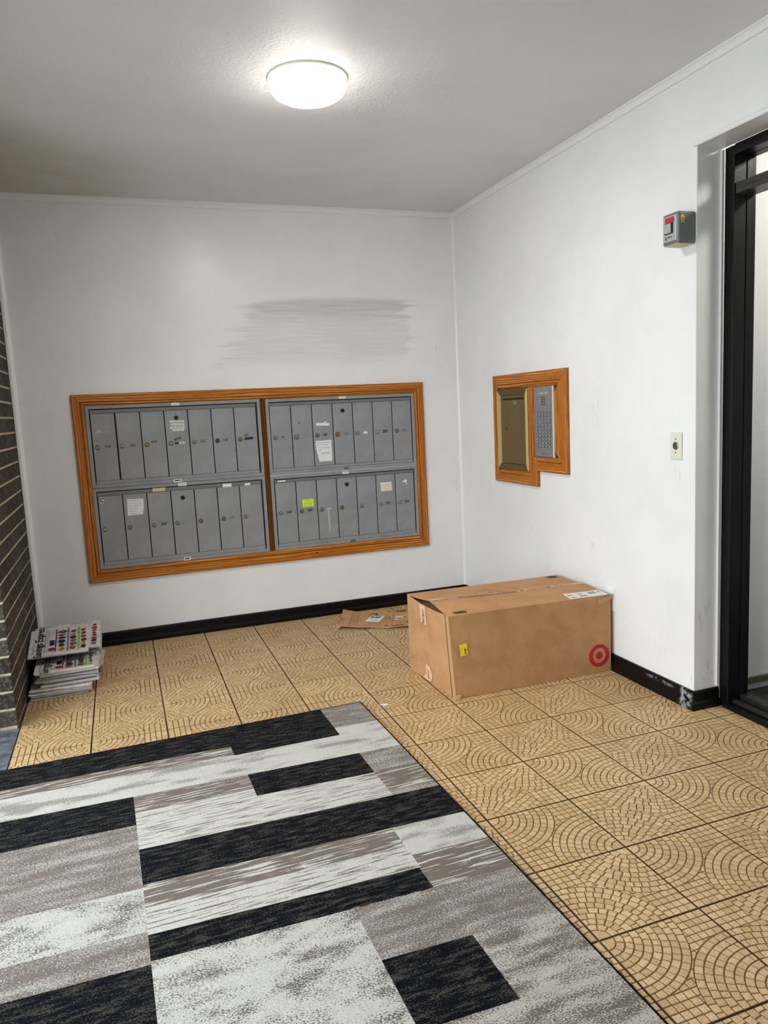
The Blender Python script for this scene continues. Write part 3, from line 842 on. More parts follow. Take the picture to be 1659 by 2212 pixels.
NX, NZ = Vector((1, 0, 0)), Vector((0, 0, 1))
def mail_unit(x0, x1, z0, z1, dx0, dx1, dz0, dz1, lock_z, master_z, specs, label, stickers):
    root = tag(empty('mailbox_unit', (x0, 0, z0)), label, 'mailboxes', 'grey apartment mailbox units')
    W, H = x1 - x0, z1 - z0
    FY, fw = -0.014, 0.0195
    boxes('backing', [(0.002, W - 0.002, -0.002, 0.0, 0.002, H - 0.002)], 'gap', root)
    # mitred frame of four flat strips
    prof = [(0, 0), (0, 0.012), (0.002, 0.014), (fw - 0.002, 0.014), (fw, 0.012), (fw, 0)]
    for A, al, inw, L in (((0, 0, 0), (1, 0, 0), (0, 0, 1), W), ((W, 0, 0), (0, 0, 1), (-1, 0, 0), H),
                          ((W, 0, H), (-1, 0, 0), (0, 0, -1), W), ((0, 0, H), (0, 0, -1), (1, 0, 0), H)):
        bm = bmesh.new(); al, inw = Vector(al), Vector(inw)
        profile_run(bm, prof, A, Vector(A) + al * L, inw, al.cross(inw), m0=lambda u, v: u, m1=lambda u, v: -u)
        obj('frame_strip', bm, 'mailbox', root)
    ix0, ix1 = dx0 - x0, dx1 - x0
    top = dz1 - z0; bot = dz0 - z0
    boxes('top_bar', [(ix0 + 0.001, ix1 - 0.001, -0.0095, -0.002, top + 0.002, H - fw - 0.0055)], 'mailbox_bar', root)
    boxes('bottom_bar', [(ix0 + 0.001, ix1 - 0.001, -0.0105, -0.002, fw + 0.0015, bot - 0.0015)], 'mailbox', root)
    pitch = (ix1 - ix0) / 7
    for k, (lk, num, kind) in enumerate(specs):
        a = ix0 + k * pitch + 0.0030; b = ix0 + (k + 1) * pitch - 0.0026
        if kind.get('wide'): b -= 0.003
        bm = bmesh.new()
        yo = random.uniform(-0.0008, 0.0008)
        box(bm, 0, b - a, -0.0118 + yo, -0.003, 0, dz1 - dz0, bev=0.0012, seg=1)
        d = obj('mailbox_door', bm, 'mailbox', root, (a, 0, bot))
        lx, lz = 0.0245, lock_z - dz0
        o = bpy.data.objects.new('lock', LOCK[lk]); COL.objects.link(o); o.parent = d
        sc = kind.get('big', 1.0); o.location = (lx, -0.0118 + yo, lz); o.scale = (sc, 1, sc); o.rotation_euler = (0, random.uniform(-0.5, 0.5), 0)
        if k == 3:
            o = bpy.data.objects.new('master_lock', MASTER); COL.objects.link(o); o.parent = d
            o.location = ((b - a) / 2, -0.0118 + yo, master_z - dz0)
        fy = -0.0118 + yo - 0.0004
        # engraved name-plate outline
        if kind.get('plate', True):
            bm = bmesh.new(); u0, u1, v0, v1, t = 0.047, 0.112, lz - 0.007, lz + 0.0105, 0.0009
            for q in ((u0, u1, v1 - t, v1), (u1 - t, u1, v0, v1)) + (((u0, u1, v0, v0 + t),) if k % 2 else ()): quad(bm, (0, fy, 0), NX, NZ, *q)
            obj('name_slot', bm, 'line', d)
        if num:
            bm = bmesh.new()
            add_text(bm, num, 0.0205 * kind.get('size', 1), (kind.get('nx', 0.078), fy - 0.0003, lz + kind.get('nz', 0.0015)),
                     Vector((1, 0, kind.get('tilt', 0.0))), Vector((0.12, 0, 1)), bold=kind.get('bold', 0.0004))
            obj('number', bm, kind.get('ink', 'ink'), d)
        for fn in kind.get('extra', ()): fn(d, fy, lz, dz1 - dz0)
    for nm, a, b, c, e, mat in stickers:
        bm = bmesh.new(); box(bm, a - x0, b - x0, FY - 0.0006, FY, c - z0, e - z0)
        o = obj(nm, bm, mat, root)
        if nm == 'maker_label':
            bm = bmesh.new(); quad(bm, (0, FY - 0.0009, 0), NX, NZ, a - x0 + 0.006, b - x0 - 0.006, c - z0 + 0.007, e - z0 - 0.005); obj('print', bm, 'ink', o)
        if nm == 'worn_label':
            bm = bmesh.new()
            for q in range(3): scribble(bm, (0, FY - 0.0009, 0), NX, NZ, a - x0 + 0.006, c - z0 + 0.005 + q * 0.006, b - a - 0.012, 0.003, 0.0008, 0, q)
            obj('print', bm, 'bar_grey', o)
    return root

def x_mark(mat, pts, nm):
    def fn(d, fy, lz, H):
        bm = bmesh.new(); prism(bm, [(u, fy, v) for u, v in pts(lz, H)], (0, -1, 0), 0.0005); obj(nm, bm, mat, d)
    return fn
def dymo(d, fy, lz, H):
    lines = [('NO NEWS PAPERS', -0.041, 0.041, 0.128, 0.0), ('', -0.036, 0.042, 0.110, 0.0), ('ONLY ADDRESSED', -0.042, 0.042, 0.092, 0.0), ('MAIL PLEASE', -0.028, 0.036, 0.077, 0.0)]
    for s, a, b, v, t in lines:
        cx = 0.068
        bm = bmesh.new(); prism(bm, [(cx + a, fy, lz + v - 0.0055), (cx + b, fy, lz + v - 0.0075), (cx + b, fy, lz + v + 0.0045), (cx + a, fy, lz + v + 0.0065)], (0, -1, 0), 0.0006)
        o = obj('label_tape', bm, 'label_white', d)
        if not s:
            bm = bmesh.new(); scribble(bm, (cx, fy - 0.0009, lz + v), NX, NZ, a + 0.006, -0.001, b - a - 0.014, 0.004, 0.0011, 0, 77); obj('lettering', bm, 'faint_ink', o); continue
        bm = bmesh.new(); add_text(bm, s, 0.0082, (cx + (a + b) / 2, fy - 0.0009, lz + v - 0.0005), (1, 0, -0.02), NZ, bold=0.0001); obj('lettering', bm, 'faint_ink', o)
def streak(d, fy, lz, H):
    bm = bmesh.new()
    poly(bm, (0, fy, 0), NX, NZ, [(0.060, lz - 0.012), (0.070, lz - 0.010), (0.073, lz - 0.09), (0.069, lz - 0.15), (0.064, lz - 0.14), (0.062, lz - 0.06)])
    poly(bm, (0, fy, 0), NX, NZ, [(0.052, lz - 0.004), (0.060, lz + 0.006), (0.084, lz + 0.009), (0.086, lz - 0.002), (0.070, lz - 0.010)])
    obj('paint_smear', bm, plain('pale_smear', srgb(172, 174, 176), 0.5), d)
def c_tag(d, fy, lz, H):
    bm = bmesh.new(); prism(bm, [(0.006, fy, H - 0.042), (0.031, fy, H - 0.040), (0.034, fy, H - 0.006), (0.010, fy, H - 0.007)], (0, -1, 0), 0.0006)
    o = obj('letter_tag', bm, 'tape', d)
    bm = bmesh.new(); add_text(bm, 'C', 0.036, (0.0205, fy - 0.0009, H - 0.0240), NX, Vector((0.15, 0, 1)), bold=0.0006); obj('letter', bm, 'ink', o)
def torn(d, fy, lz, H):
    bm = bmesh.new(); prism(bm, [(0.020, fy, lz + 0.062), (0.107, fy, lz + 0.058), (0.108, fy, lz + 0.067), (0.100, fy, lz + 0.077), (0.086, fy, lz + 0.073), (0.089, fy, lz + 0.086), (0.082, fy, lz + 0.087), (0.068, fy, lz + 0.077), (0.038, fy, lz + 0.079), (0.022, fy, lz + 0.078)], (0, -1, 0), 0.0006)
    obj('torn_sticker', bm, 'paper', d)
def smear_tr(d, fy, lz, H):
    bm = bmesh.new(); poly(bm, (0, fy, 0), NX, NZ, [(0.045, lz + 0.135), (0.062, lz + 0.145), (0.075, lz + 0.150), (0.080, lz + 0.140), (0.074, lz + 0.128), (0.082, lz + 0.118), (0.072, lz + 0.118), (0.068, lz + 0.132), (0.052, lz + 0.132)])
    obj('sticker_residue', bm, 'label_white', d)
def residue(d, fy, lz, H):
    bm = bmesh.new()
    for a, b, c, e in ((0.020, 0.055, 0.084, 0.100), (0.062, 0.070, 0.084, 0.098), (0.078, 0.092, 0.084, 0.094)):
        poly(bm, (0, fy, 0), NX, NZ, [(a, lz + c), (b, lz + c), (b - 0.002, lz + (c + e) / 2), (b - 0.009, lz + e), (a + 0.003, lz + e - 0.002), (a + 0.006, lz + c + 0.006)])
    obj('sticker_residue', bm, plain('grey_residue', srgb(176, 177, 176), 0.5), d)
def smudge(d, fy, lz, H):
    bm = bmesh.new(); ring(bm, (0.048, fy, lz + 0.085), NX, NZ, 0, 0.008, 0, 14); obj('smudge', bm, plain('olive_smudge', srgb(104, 104, 96), 0.6), d)
def white_tag(a, b, c, e, mat='label_white'):
    return x_mark(mat, lambda lz, H: [(a, lz + c), (b, lz + c), (b, lz + e), (a, lz + e)], 'name_label')

S = lambda lk='chrome', num='', **k: (lk, num, k)
mail_unit(-2.3505, -1.3490, 0.9432, 1.4165, -2.3272, -1.3762, 0.9830, 1.3700, 1.1775, 1.3260, [
    S('lock_brass', '159', extra=(residue,), wide=True), S('chrome', '160'), S('lock_brass', '#161', nz=0.017, nx=0.066, size=0.85, tilt=0.06),
    S('chrome', '#162', nz=0.026, nx=0.064, tilt=0.25, bold=0.0008, extra=(dymo, white_tag(0.068, 0.104, -0.007, 0.007, 'tape'), x_mark('ink', lambda lz, H: [(0.046, lz - 0.006), (0.068, lz - 0.006), (0.068, lz + 0.005), (0.046, lz + 0.006)], 'ink_bar'))),
    S('chrome', '163', nx=0.072), S('lock_brown', '164', nx=0.070), S('lock_brass', '165', nz=0.024, nx=0.062, extra=(x_mark('ink', lambda lz, H: [(0.050, lz - 0.006), (0.104, lz - 0.003), (0.104, lz + 0.011), (0.050, lz + 0.008)], 'ink_bar'),))],
    'upper left mailbox unit, doors numbered 159 to 165',
    [('worn_label', -1.873, -1.826, 1.3985, 1.4145, 'label_white'), ('maker_label', -1.896, -1.850, 0.9440, 0.9625, 'label_white')])
mail_unit(-2.3525, -1.3490, 0.4632, 0.9405, -2.3298, -1.3752, 0.5068, 0.8935, 0.6990, 0.8485, [
    S('chrome', '', plate=False, extra=(c_tag,)), S('lock_brass', '', plate=True), S('chrome', '263', nx=0.080, bold=0.0009), S('chrome', ''),
    S('lock_brass', '', plate=True), S('lock_brass', '277', nx=0.072, ink='faint_ink', plate=False), S('chrome', '')],
    'lower left mailbox unit with a C tag and the number 263',
    [('worn_label', -1.873, -1.824, 0.9190, 0.9400, 'label_white'), ('maker_label', -1.876, -1.836, 0.4645, 0.4850, 'label_white'),
     ('tape_strip', -2.022, -1.949, 0.8970, 0.9180, 'tape'), ('tape_strip', -1.612, -1.558, 0.8915, 0.9125, 'label_white'), ('tape_strip', -1.478, -1.443, 0.8930, 0.9060, 'label_white')])
mail_unit(-1.3150, -0.3310, 0.9432, 1.4135, -1.2945, -0.3555, 0.9815, 1.3685, 1.1730, 1.3220, [
    S('chrome', '166', size=0.8, nx=0.072), S('chrome', '', big=1.3, extra=(smudge,)), S('lock_brass', '168', size=0.9, nx=0.074, bold=0.0009, extra=(torn,)),
    S('lock_brass', '169', big=1.25, ink='faint_ink'), S('chrome', '', plate=False, extra=(white_tag(0.064, 0.091, -0.006, 0.009),)),
    S('chrome', '259', plate=False, size=1.15, bold=0.001), S('lock_brass', '260', plate=False, ink='faint_ink')],
    'upper right mailbox unit, doors numbered 166 to 260',
    [('worn_label', -0.845, -0.800, 1.3965, 1.4120, 'label_white'), ('maker_label', -0.838, -0.800, 0.9445, 0.9600, 'mailbox_bar')])
mail_unit(-1.3150, -0.3310, 0.4632, 0.9345, -1.2925, -0.3560, 0.5070, 0.8910, 0.7000, 0.8485, [
    S('chrome', '268', nx=0.078, bold=0.0007), S('lock_brass', '269', nx=0.080, bold=0.0008), S('chrome', '', big=1.1, extra=(streak,)), S('lock_brass', ''),
    S('chrome', ''), S('chrome', '359', nx=0.074, bold=0.0007), S('chrome', '360', nx=0.074, extra=(smear_tr,))],
    'lower right mailbox unit, doors numbered 268 to 360',
    [('worn_label', -0.850, -0.805, 0.9155, 0.9320, 'label_white'), ('maker_label', -0.822, -0.782, 0.4660, 0.4820, 'mailbox_bar'),
     ('tape_strip', -1.272, -1.222, 0.8965, 0.9060, 'label_white')])

# notes stuck on the doors: things of their own
def note(name, pts, mat, label, cat, lines, th=0.0008, fy=-0.0134):
    x, z = pts[0]
    o_ = tag(empty(name, (x, fy, z)), label, cat)
    bm = bmesh.new()
    cx = sum(p[0] for p in pts) / len(pts) - x; cz = sum(p[1] for p in pts) / len(pts) - z
    prism(bm, [(p[0] - x, 0, p[1] - z) for p in pts], (0, -1, 0), th)
    obj('sheet', bm, mat, o_)
    bm = bmesh.new(); lines(bm, (0, -th - 0.0003, 0)); obj('handwriting', bm, 'olive_pen' if mat == 'sticky' else 'pen', o_)
    return o_
def ln1(bm, O):
    for k, (u, L) in enumerate(((0.010, 0.062), (0.010, 0.074), (0.010, 0.068), (0.010, 0.050), (0.010, 0.045), (0.018, 0.060))):
        scribble(bm, O, NX, NZ, u, 0.084 - k * 0.0152, L, 0.006, 0.0011, 0, 10 + k)
note('paper_note', [(-2.1732, 0.7690), (-2.0880, 0.7690), (-2.0800, 0.8100), (-2.0782, 0.8620), (-2.1692, 0.8670)], 'paper',
     'white handwritten note taped on the door beside the C tag', 'note', ln1)
def ln2(bm, O):
    for s, u, v, sz in (('No News Paper', 0.010, 0.120, 0.0125), ('No Save Paper', 0.010, 0.107, 0.0120), ('Only Addressed', 0.012, 0.088, 0.0120), ('Mail', 0.016, 0.073, 0.0120), ('PLEASE!', 0.034, 0.052, 0.0180)):
        add_text(bm, s, sz, Vector(O) + Vector((u - 0.019, 0, v)), NX, Vector((0.15, 0, 1)), align='LEFT')
note('paper_note', [(-0.9955, 1.0060), (-0.9110, 1.0070), (-0.9090, 1.1410), (-1.0140, 1.1390), (-1.0120, 1.0900)], 'paper',
     'torn white note asking for only addressed mail, on door 168', 'note', ln2)
def ln3(bm, O):
    for s, u, v in (('Please', 0.022, 0.040), ('not accept', 0.008, 0.025), ('any Trash', 0.010, 0.010)):
        add_text(bm, s, 0.0125, Vector(O) + Vector((u, 0, v)), NX, Vector((0.15, 0, 1)), align='LEFT')
note('sticky_note', [(-1.1225, 0.7240), (-1.0490, 0.7250), (-1.0478, 0.7740), (-1.1240, 0.7725)], 'sticky',
     'yellow green sticky note on door 269', 'sticky note', ln3)
def ln4(bm, O):
    for k in range(3): scribble(bm, O, NX, NZ, 0.008 + 0.008 * (k == 2), 0.040 - k * 0.013, 0.058 - 0.02 * (k == 2), 0.005, 0.0008, 0, 30 + k)
note('paper_note', [(-0.5900, 0.7825), (-0.5145, 0.7840), (-0.5170, 0.8405), (-0.5945, 0.8410)], 'cream_paper',
     'small cream note taped above the number 359', 'note', ln4)

# ------------------------------------------------------------------ oak panel with brass drop box and intercom (right wall)
NYm = Vector((0, -1, 0))
pf = tag(empty('oak_frame', (0, -0.5320, 0.8500)), 'stepped oak frame around the brass box and intercom', 'frame')
# local: u runs towards the camera (-y), v up; wall normal is -x
def PF(u, v): return (0, -u, v)
UW, HT = 0.8120, 0.6345          # full width and height of the upper part
US, VS = 0.5090, 0.0870          # step at the lower right
def prail(nm, A, along, inward, L, w, **k):
    return oak_rail(nm, pf, PF(*A), (0, -along[0], along[1]), (0, -inward[0], inward[1]), L, w, 0.018, **k)
prail('rail', (0, 0), (1, 0), (0, 1), US, 0.078)
prail('stile', (0, HT), (0, -1), (1, 0), HT, 0.046)
prail('rail', (UW, HT), (-1, 0), (0, -1), UW, 0.082)
prail('stile', (UW, VS), (0, 1), (-1, 0), HT - VS, 0.132)
prail('rail', (US, VS), (1, 0), (0, 1), UW - US, 0.080, miter0=False)
prail('stile', (US, 0), (0, 1), (-1, 0), VS + 0.080, 0.100, miter1=False)
prail('mullion', (0.4720, VS + 0.0805), (0, 1), (-1, 0), HT - 0.082 - VS - 0.0805, 0.058, miter0=False, miter1=False,
      prof=[(0, 0), (0, 0.009), (0.004, 0.016), (0.012, 0.0175), (0.020, 0.015), (0.0205, 0.006), (0.024, 0.006), (0.0245, 0.016), (0.040, 0.018), (0.052, 0.014), (0.058, 0.008), (0.058, 0)])
boxes('panel_back', [(-0.003, 0.0, -UW + 0.03, -0.02, VS + 0.02, HT - 0.02), (-0.003, 0.0, -US + 0.02, -0.02, 0.02, VS + 0.04)], 'oak_dark', pf)

bb = tag(empty('drop_box', (-0.003, -0.5790, 0.9290)), 'brass framed bronze drop box with a letter slot', 'mail drop')
BW_, BH_ = 0.3620, 0.4700
for A, al, inw, L, mt in (((0, 0), (1, 0), (0, 1), BW_, 'brass_dark'), ((BW_, 0), (0, 1), (-1, 0), BH_, 'brass'), ((BW_, BH_), (-1, 0), (0, -1), BW_, 'brass_dark'), ((0, BH_), (0, -1), (1, 0), BH_, 'brass')):
    bm = bmesh.new(); a3 = Vector((0, -al[0], al[1])); i3 = Vector((0, -inw[0], inw[1]))
    A3 = Vector((0, -A[0], A[1]))
    profile_run(bm, [(0, 0), (0, 0.0125), (0.004, 0.0145), (0.033, 0.0085), (0.035, 0)], A3, A3 + a3 * L, i3, a3.cross(i3), m0=lambda u, v: u, m1=lambda u, v: -u)
    obj('frame_strip', bm, mt, bb)
boxes('backing', [(-0.002, 0.0, -BW_ + 0.01, -0.01, 0.01, BH_ - 0.01)], 'gap', bb)
dr = boxes('box_door', [(-0.007, -0.002, -BW_ + 0.0365, -0.042, 0.0365, BH_ - 0.036)], 'bronze_door', bb)
boxes('letter_slot', [(-0.0076, -0.0072, -BW_ + 0.043, -0.062, 0.4080, 0.4190)], 'gap', bb)
bm = bmesh.new(); 
for k, (u, v, t, L) in enumerate(((0.186, 0.394, 1.0, 0.030), (0.196, 0.396, -0.5, 0.036), (0.203, 0.386, 0.5, 0.026), (0.211, 0.392, -0.3, 0.034), (0.219, 0.390, 0.4, 0.030), (0.226, 0.393, -0.4, 0.028), (0.234, 0.391, 0.15, 0.026))):
    dx_, dz_ = L / 2 * t / sqrt(1 + t * t), L / 2 / sqrt(1 + t * t)
    poly(bm, (-0.0076, 0, 0), NYm, NZ, [(u - dx_ - 0.001, v - dz_), (u - dx_ + 0.001, v - dz_), (u + dx_ + 0.0012, v + dz_), (u + dx_ - 0.0008, v + dz_)])
obj('scratches', bm, plain('pale_scratch', srgb(206, 196, 160), 0.5), bb)
bm = bmesh.new(); ring(bm, (-0.0076, -0.100, 0.240), NYm, NZ, 0, 0.009, 0, 16); obj('key_plate', bm, 'brass_dark', bb)
boxes('keyhole', [(-0.0080, -0.0077, -0.102, -0.098, 0.232, 0.248)], 'gap', bb)

ic = tag(empty('intercom_panel', (-0.003, -1.0050, 1.0185)), 'brushed steel intercom panel with rows of call buttons', 'intercom')
IW, IH = 0.1930, 0.3820
boxes('face_plate', [(-0.006, 0.0, -IW, 0.0, 0.0, IH)], 'steel', ic, bev=0.0012)
boxes('edge_trim', [(-0.0075, 0.0, -IW - 0.008, -IW, 0.0, IH)], 'label_white', ic)
boxes('bottom_gap', [(-0.005, 0.0, -IW, 0.0, -0.008, 0.0)], 'gap', ic)
bm = bmesh.new()
for r in range(4):
    for c in range(2): quad(bm, (-0.0064, 0, 0), NYm, NZ, 0.079 + c * 0.023, 0.094 + c * 0.023, 0.320 - r * 0.0125, 0.3255 - r * 0.0125)
obj('speaker_slots', bm, 'gap', ic)
bm = bmesh.new()
for u, w, v, h in ((0.042, 0.004, 0.338, 0.009), (0.048, 0.003, 0.342, 0.010), (0.062, 0.006, 0.342, 0.007), (0.070, 0.003, 0.340, 0.011), (0.079, 0.003, 0.338, 0.014), (0.083, 0.006, 0.349, 0.003), (0.098, 0.007, 0.345, 0.003), (0.108, 0.004, 0.341, 0.010), (0.119, 0.003, 0.340, 0.014), (0.127, 0.003, 0.341, 0.014), (0.122, 0.006, 0.352, 0.003)):
    quad(bm, (-0.0064, 0, 0), NYm, NZ, u + 0.012, u + 0.012 + w, v, v + h)
obj('worn_lettering', bm, plain('pale_print', srgb(214, 214, 214), 0.4), ic)
bm = bmesh.new(); lathe(bm, [(0.0062, 0), (0.0058, 0.004), (0.0042, 0.0052), (0, 0.0052)], (0, 0, 0), (-1, 0, 0), (0, 1, 0), (0, 0, 1), 12, 0, [1, 0, 0])
bmesh.ops.recalc_face_normals(bm, faces=bm.faces)
bme = bpy.data.meshes.new('call_button'); bm.to_mesh(bme); bm.free(); bme.materials.append(MAT['chrome']); bme.materials.append(MAT['gap'])
for r in range(11):
    for c in range(5):
        o = bpy.data.objects.new('call_button', bme); COL.objects.link(o); o.parent = ic
        o.location = (-0.006, -0.0320 - c * 0.0322, 0.2430 - r * 0.01855)
bm = bmesh.new()
for r in range(11):
    for c in range(5): quad(bm, (-0.0064, 0, 0), NYm, NZ, 0.016 + c * 0.0322, 0.023 + c * 0.0322, 0.2405 - r * 0.01855, 0.2455 - r * 0.01855)
for c in range(5):
    for v in (0.2615, 0.0385): quad(bm, (-0.0064, 0, 0), NYm, NZ, 0.033 + c * 0.0313, 0.0355 + c * 0.0313, v, v + 0.0035)
obj('unit_numbers', bm, 'ink', ic)
bm = bmesh.new(); scribble(bm, (-0.0064, 0, 0), NYm, NZ, 0.080, 0.018, 0.06, 0.007, 0.0012, 0, 5); obj('scrawl', bm, 'faint_ink', ic)

# ------------------------------------------------------------------ grey key box, key switch and blank plate (right wall)
kb = tag(empty('key_box', (0, -2.1605, 1.9050)), 'grey wall box with a red label beside the door', 'key box')
bm = bmesh.new(); box(bm, -0.085, 0.0, -0.0925, 0.0, 0.0, 0.120, bev=0.009, seg=3)
obj('housing', bm, plain('key_box_grey', srgb(118, 120, 121), 0.45), kb)
bm = bmesh.new(); box(bm, -0.0862, -0.070, -0.0855, -0.0070, 0.007, 0.113, bev=0.005, seg=2); obj('gasket', bm, 'gap', kb)
bm = bmesh.new(); box(bm, -0.0880, -0.074, -0.0835, -0.0095, 0.010, 0.110, bev=0.004, seg=2)
fp = obj('face_plate', bm, plain('face_plate_grey', srgb(176, 180, 184), 0.35, 0.3), kb)
boxes('red_label', [(-0.0890, -0.0878, -0.0715, -0.0205, 0.0830, 0.1030)], 'red', fp)
boxes('button_recess', [(-0.0886, -0.0878, -0.0675, -0.0165, 0.0405, 0.0830)], 'gap', fp)
boxes('button', [(-0.0925, -0.0884, -0.0560, -0.0185, 0.0440, 0.0805)], plain('button_grey', srgb(164, 166, 168), 0.4), fp, bev=0.001)
bd = boxes('badge', [(-0.0888, -0.0878, -0.0720, -0.0205, 0.0175, 0.0335)], plain('badge_tan', srgb(176, 168, 148), 0.4), fp)
bm = bmesh.new(); quad(bm, (-0.0891, 0, 0), NYm, NZ, 0.024, 0.031, 0.0205, 0.031); quad(bm, (-0.0891, 0, 0), NYm, NZ, 0.036, 0.060, 0.0265, 0.0305)
obj('print', bm, 'ink', bd)
boxes('bottom_cover', [(-0.080, -0.005, -0.0880, -0.0045, -0.0012, 0.0005)], plain('beige_cover', srgb(206, 190, 140), 0.5), kb)
bm = bmesh.new()
poly(bm, (0, -0.0929, 0), NX, NZ, [(-0.072, 0.075), (-0.058, 0.075), (-0.058, 0.095), (-0.0535, 0.095), (-0.065, 0.107), (-0.0765, 0.095), (-0.072, 0.095)])
ar = obj('arrow_sticker', bm, 'yellow', kb)
bm = bmesh.new()
for k in range(3): quad(bm, (0, -0.0932, 0), NX, NZ, -0.0695, -0.0605, 0.078 + k * 0.0065, 0.082 + k * 0.0065)
obj('print', bm, plain('olive_print', srgb(110, 106, 30), 0.6), ar)

sw = tag(empty('key_switch', (0, -2.1475, 1.1115)), 'cream key switch plate beside the door recess', 'switch')
bm = bmesh.new(); box(bm, -0.006, 0, -0.035, 0.035, -0.057, 0.057, bev=0.0025, seg=2)
obj('plate', bm, plain('cream_plate', srgb(222, 218, 204), 0.4), sw)
bm = bmesh.new(); lathe(bm, [(0.0165, 0.005), (0.0165, 0.0075), (0.0145, 0.0085), (0.0125, 0.0075), (0.010, 0.0085), (0, 0.009)], (0, 0, 0), (-1, 0, 0), (0, 1, 0), (0, 0, 1), 24, 0, [0, 0, 1, 0, 0])
quad(bm, (-0.0093, 0, 0), NYm, NZ, -0.0015, 0.0015, -0.006, 0.006, 1)
obj('key_cylinder', bm, [plain('dull_chrome', srgb(130, 130, 128), 0.35, 0.8), MAT['gap']], sw)
for v in (-0.028, 0.028):
    bm = bmesh.new(); lathe(bm, [(0.0035, 0.0055), (0.003, 0.0070), (0, 0.0073)], (0, 0, v), (-1, 0, 0), (0, 1, 0), (0, 0, 1), 12); obj('screw', bm, plain('screw_grey', srgb(120, 116, 104), 0.4, 0.6), sw)
bp_ = tag(empty('blank_plate', (0, -1.6795, 0.3520)), 'painted blank wall plate half hidden by the cardboard box', 'wall plate')
bm = bmesh.new(); box(bm, -0.005, 0, -0.0365, 0.0365, -0.0585, 0.0585, bev=0.002, seg=2); obj('plate', bm, 'trim', bp_)
bm = bmesh.new(); lathe(bm, [(0.003, 0.0048), (0.0026, 0.0060), (0, 0.0062)], (0, 0, 0.041), (-1, 0, 0), (0, 1, 0), (0, 0, 1), 10); obj('screw', bm, 'trim', bp_)

# ------------------------------------------------------------------ the rug
RW_, RL_ = 1.60, 2.40
rug = tag(empty('rug', (-1.262, -1.552, 0), math.atan2(-0.026, -1.0)), 'black, white and taupe patchwork rug on the tiled floor', 'rug')
cells = [
    (0.0, 0.19, 0.0, 0.23, 'taupe'), (0.0, 0.19, 0.23, 0.30, 'white_wave'), (0.19, 0.617, 0.0, 0.305, 'black'), (0.617, 1.6, 0.0, 0.21, 'black'),
    (0.617, 1.6, 0.21, 0.30, 'taupe_streak'), (0.0, 0.19, 0.30, 0.50, 'white_wave'), (0.19, 1.6, 0.305, 0.50, 'white_wave'), (0.617, 1.6, 0.30, 0.305, 'white_wave'),
    (0.0, 0.172, 0.50, 0.665, 'taupe'), (0.172, 0.60, 0.50, 0.675, 'black'), (0.60, 1.0, 0.51, 0.62, 'taupe_streak'), (0.60, 1.0, 0.50, 0.51, 'taupe'), (1.0, 1.6, 0.50, 0.705, 'black'),
    (0.0, 0.172, 0.665, 0.82, 'taupe_streak'), (0.172, 0.60, 0.675, 0.86, 'white_streak'), (0.60, 1.0, 0.62, 0.86, 'white_streak'), (0.0, 0.172, 0.82, 0.86, 'taupe'),
    (0.0, 1.0, 0.86, 1.055, 'black'), (1.0, 1.6, 0.705, 1.07, 'taupe'), 
    (0.25, 1.0, 1.055, 1.165, 'taupe_streak'), (0.25, 1.0, 1.165, 1.285, 'white_streak'), (0.0, 0.25, 1.055, 1.22, 'white_wave'), (0.0, 0.25, 1.22, 1.285, 'taupe_streak'),
    (0.0, 0.255, 1.285, 1.385, 'taupe_streak'), (0.255, 1.0, 1.285, 1.388, 'black'), (1.0, 1.6, 1.07, 1.27, 'white_mottle'), (1.0, 1.6, 1.27, 1.40, 'taupe'),
    (0.0, 0.484, 1.385, 1.60, 'taupe'), (0.484, 1.0, 1.388, 1.83, 'white_mottle'), (1.0, 1.6, 1.40, 1.72, 'black'),
    (0.245, 0.483, 1.60, 1.83, 'black'), (0.0, 0.245, 1.60, 1.83, 'mixed'), (0.0, 1.0, 1.83, 2.10, 'mixed'), (1.0, 1.6, 1.72, 2.10, 'white_streak'),
    (0.0, 0.7, 2.10, 2.25, 'taupe_streak'), (0.7, 1.6, 2.10, 2.25, 'black'), (0.0, 1.6, 2.25, 2.40, 'white_wave')]
keys = list(RUG)
bm = bmesh.new()
wv = lambda u, v: v - 0.050 * u * min(1.0, max(0.0, v - 0.02) / 0.45) * (1.0 if v < 2.0 else max(0.0, (2.4 - v) / 0.4))
for u0, u1, v0, v1, kd in cells:
    nu, nv = max(1, round((u1 - u0) / 0.05)), max(1, round((v1 - v0) / 0.05))
    G = [[bm.verts.new((u0 + (u1 - u0) * i / nu, wv(u0 + (u1 - u0) * i / nu, v0 + (v1 - v0) * j / nv),
          0.0085 + 0.0006 * sin(9 * (u0 + (u1 - u0) * i / nu)) * sin(7 * (v0 + (v1 - v0) * j / nv)))) for j in range(nv + 1)] for i in range(nu + 1)]
    for i in range(nu):
        for j in range(nv):
            f = bm.faces.new((G[i][j], G[i + 1][j], G[i + 1][j + 1], G[i][j + 1])); f.material_index = keys.index(kd)
bmesh.ops.remove_doubles(bm, verts=bm.verts, dist=0.0004)
obj('pile', bm, [RUG[k] for k in keys], rug, smooth=True)
boxes('backing', [(0.004, RW_ - 0.004, 0.004, RL_ - 0.004, 0.0005, 0.0070)], 'rug_binding', rug)
bm = bmesh.new()
circ = [(0.0048 * cos(2 * pi * k / 10), 0.0048 * sin(2 * pi * k / 10) + 0.0048) for k in range(10)]
for A, B, du in (((0, 0, 0), (RW_, 0, 0), (0, 1, 0)), ((0, RL_, 0), (RW_, RL_, 0), (0, 1, 0)), ((0, 0, 0), (0, RL_, 0), (1, 0, 0)), ((RW_, 0, 0), (RW_, RL_, 0), (1, 0, 0))):
    profile_run(bm, circ, A, B, du, (0, 0, 1))
obj('binding', bm, 'rug_binding', rug, smooth=True)

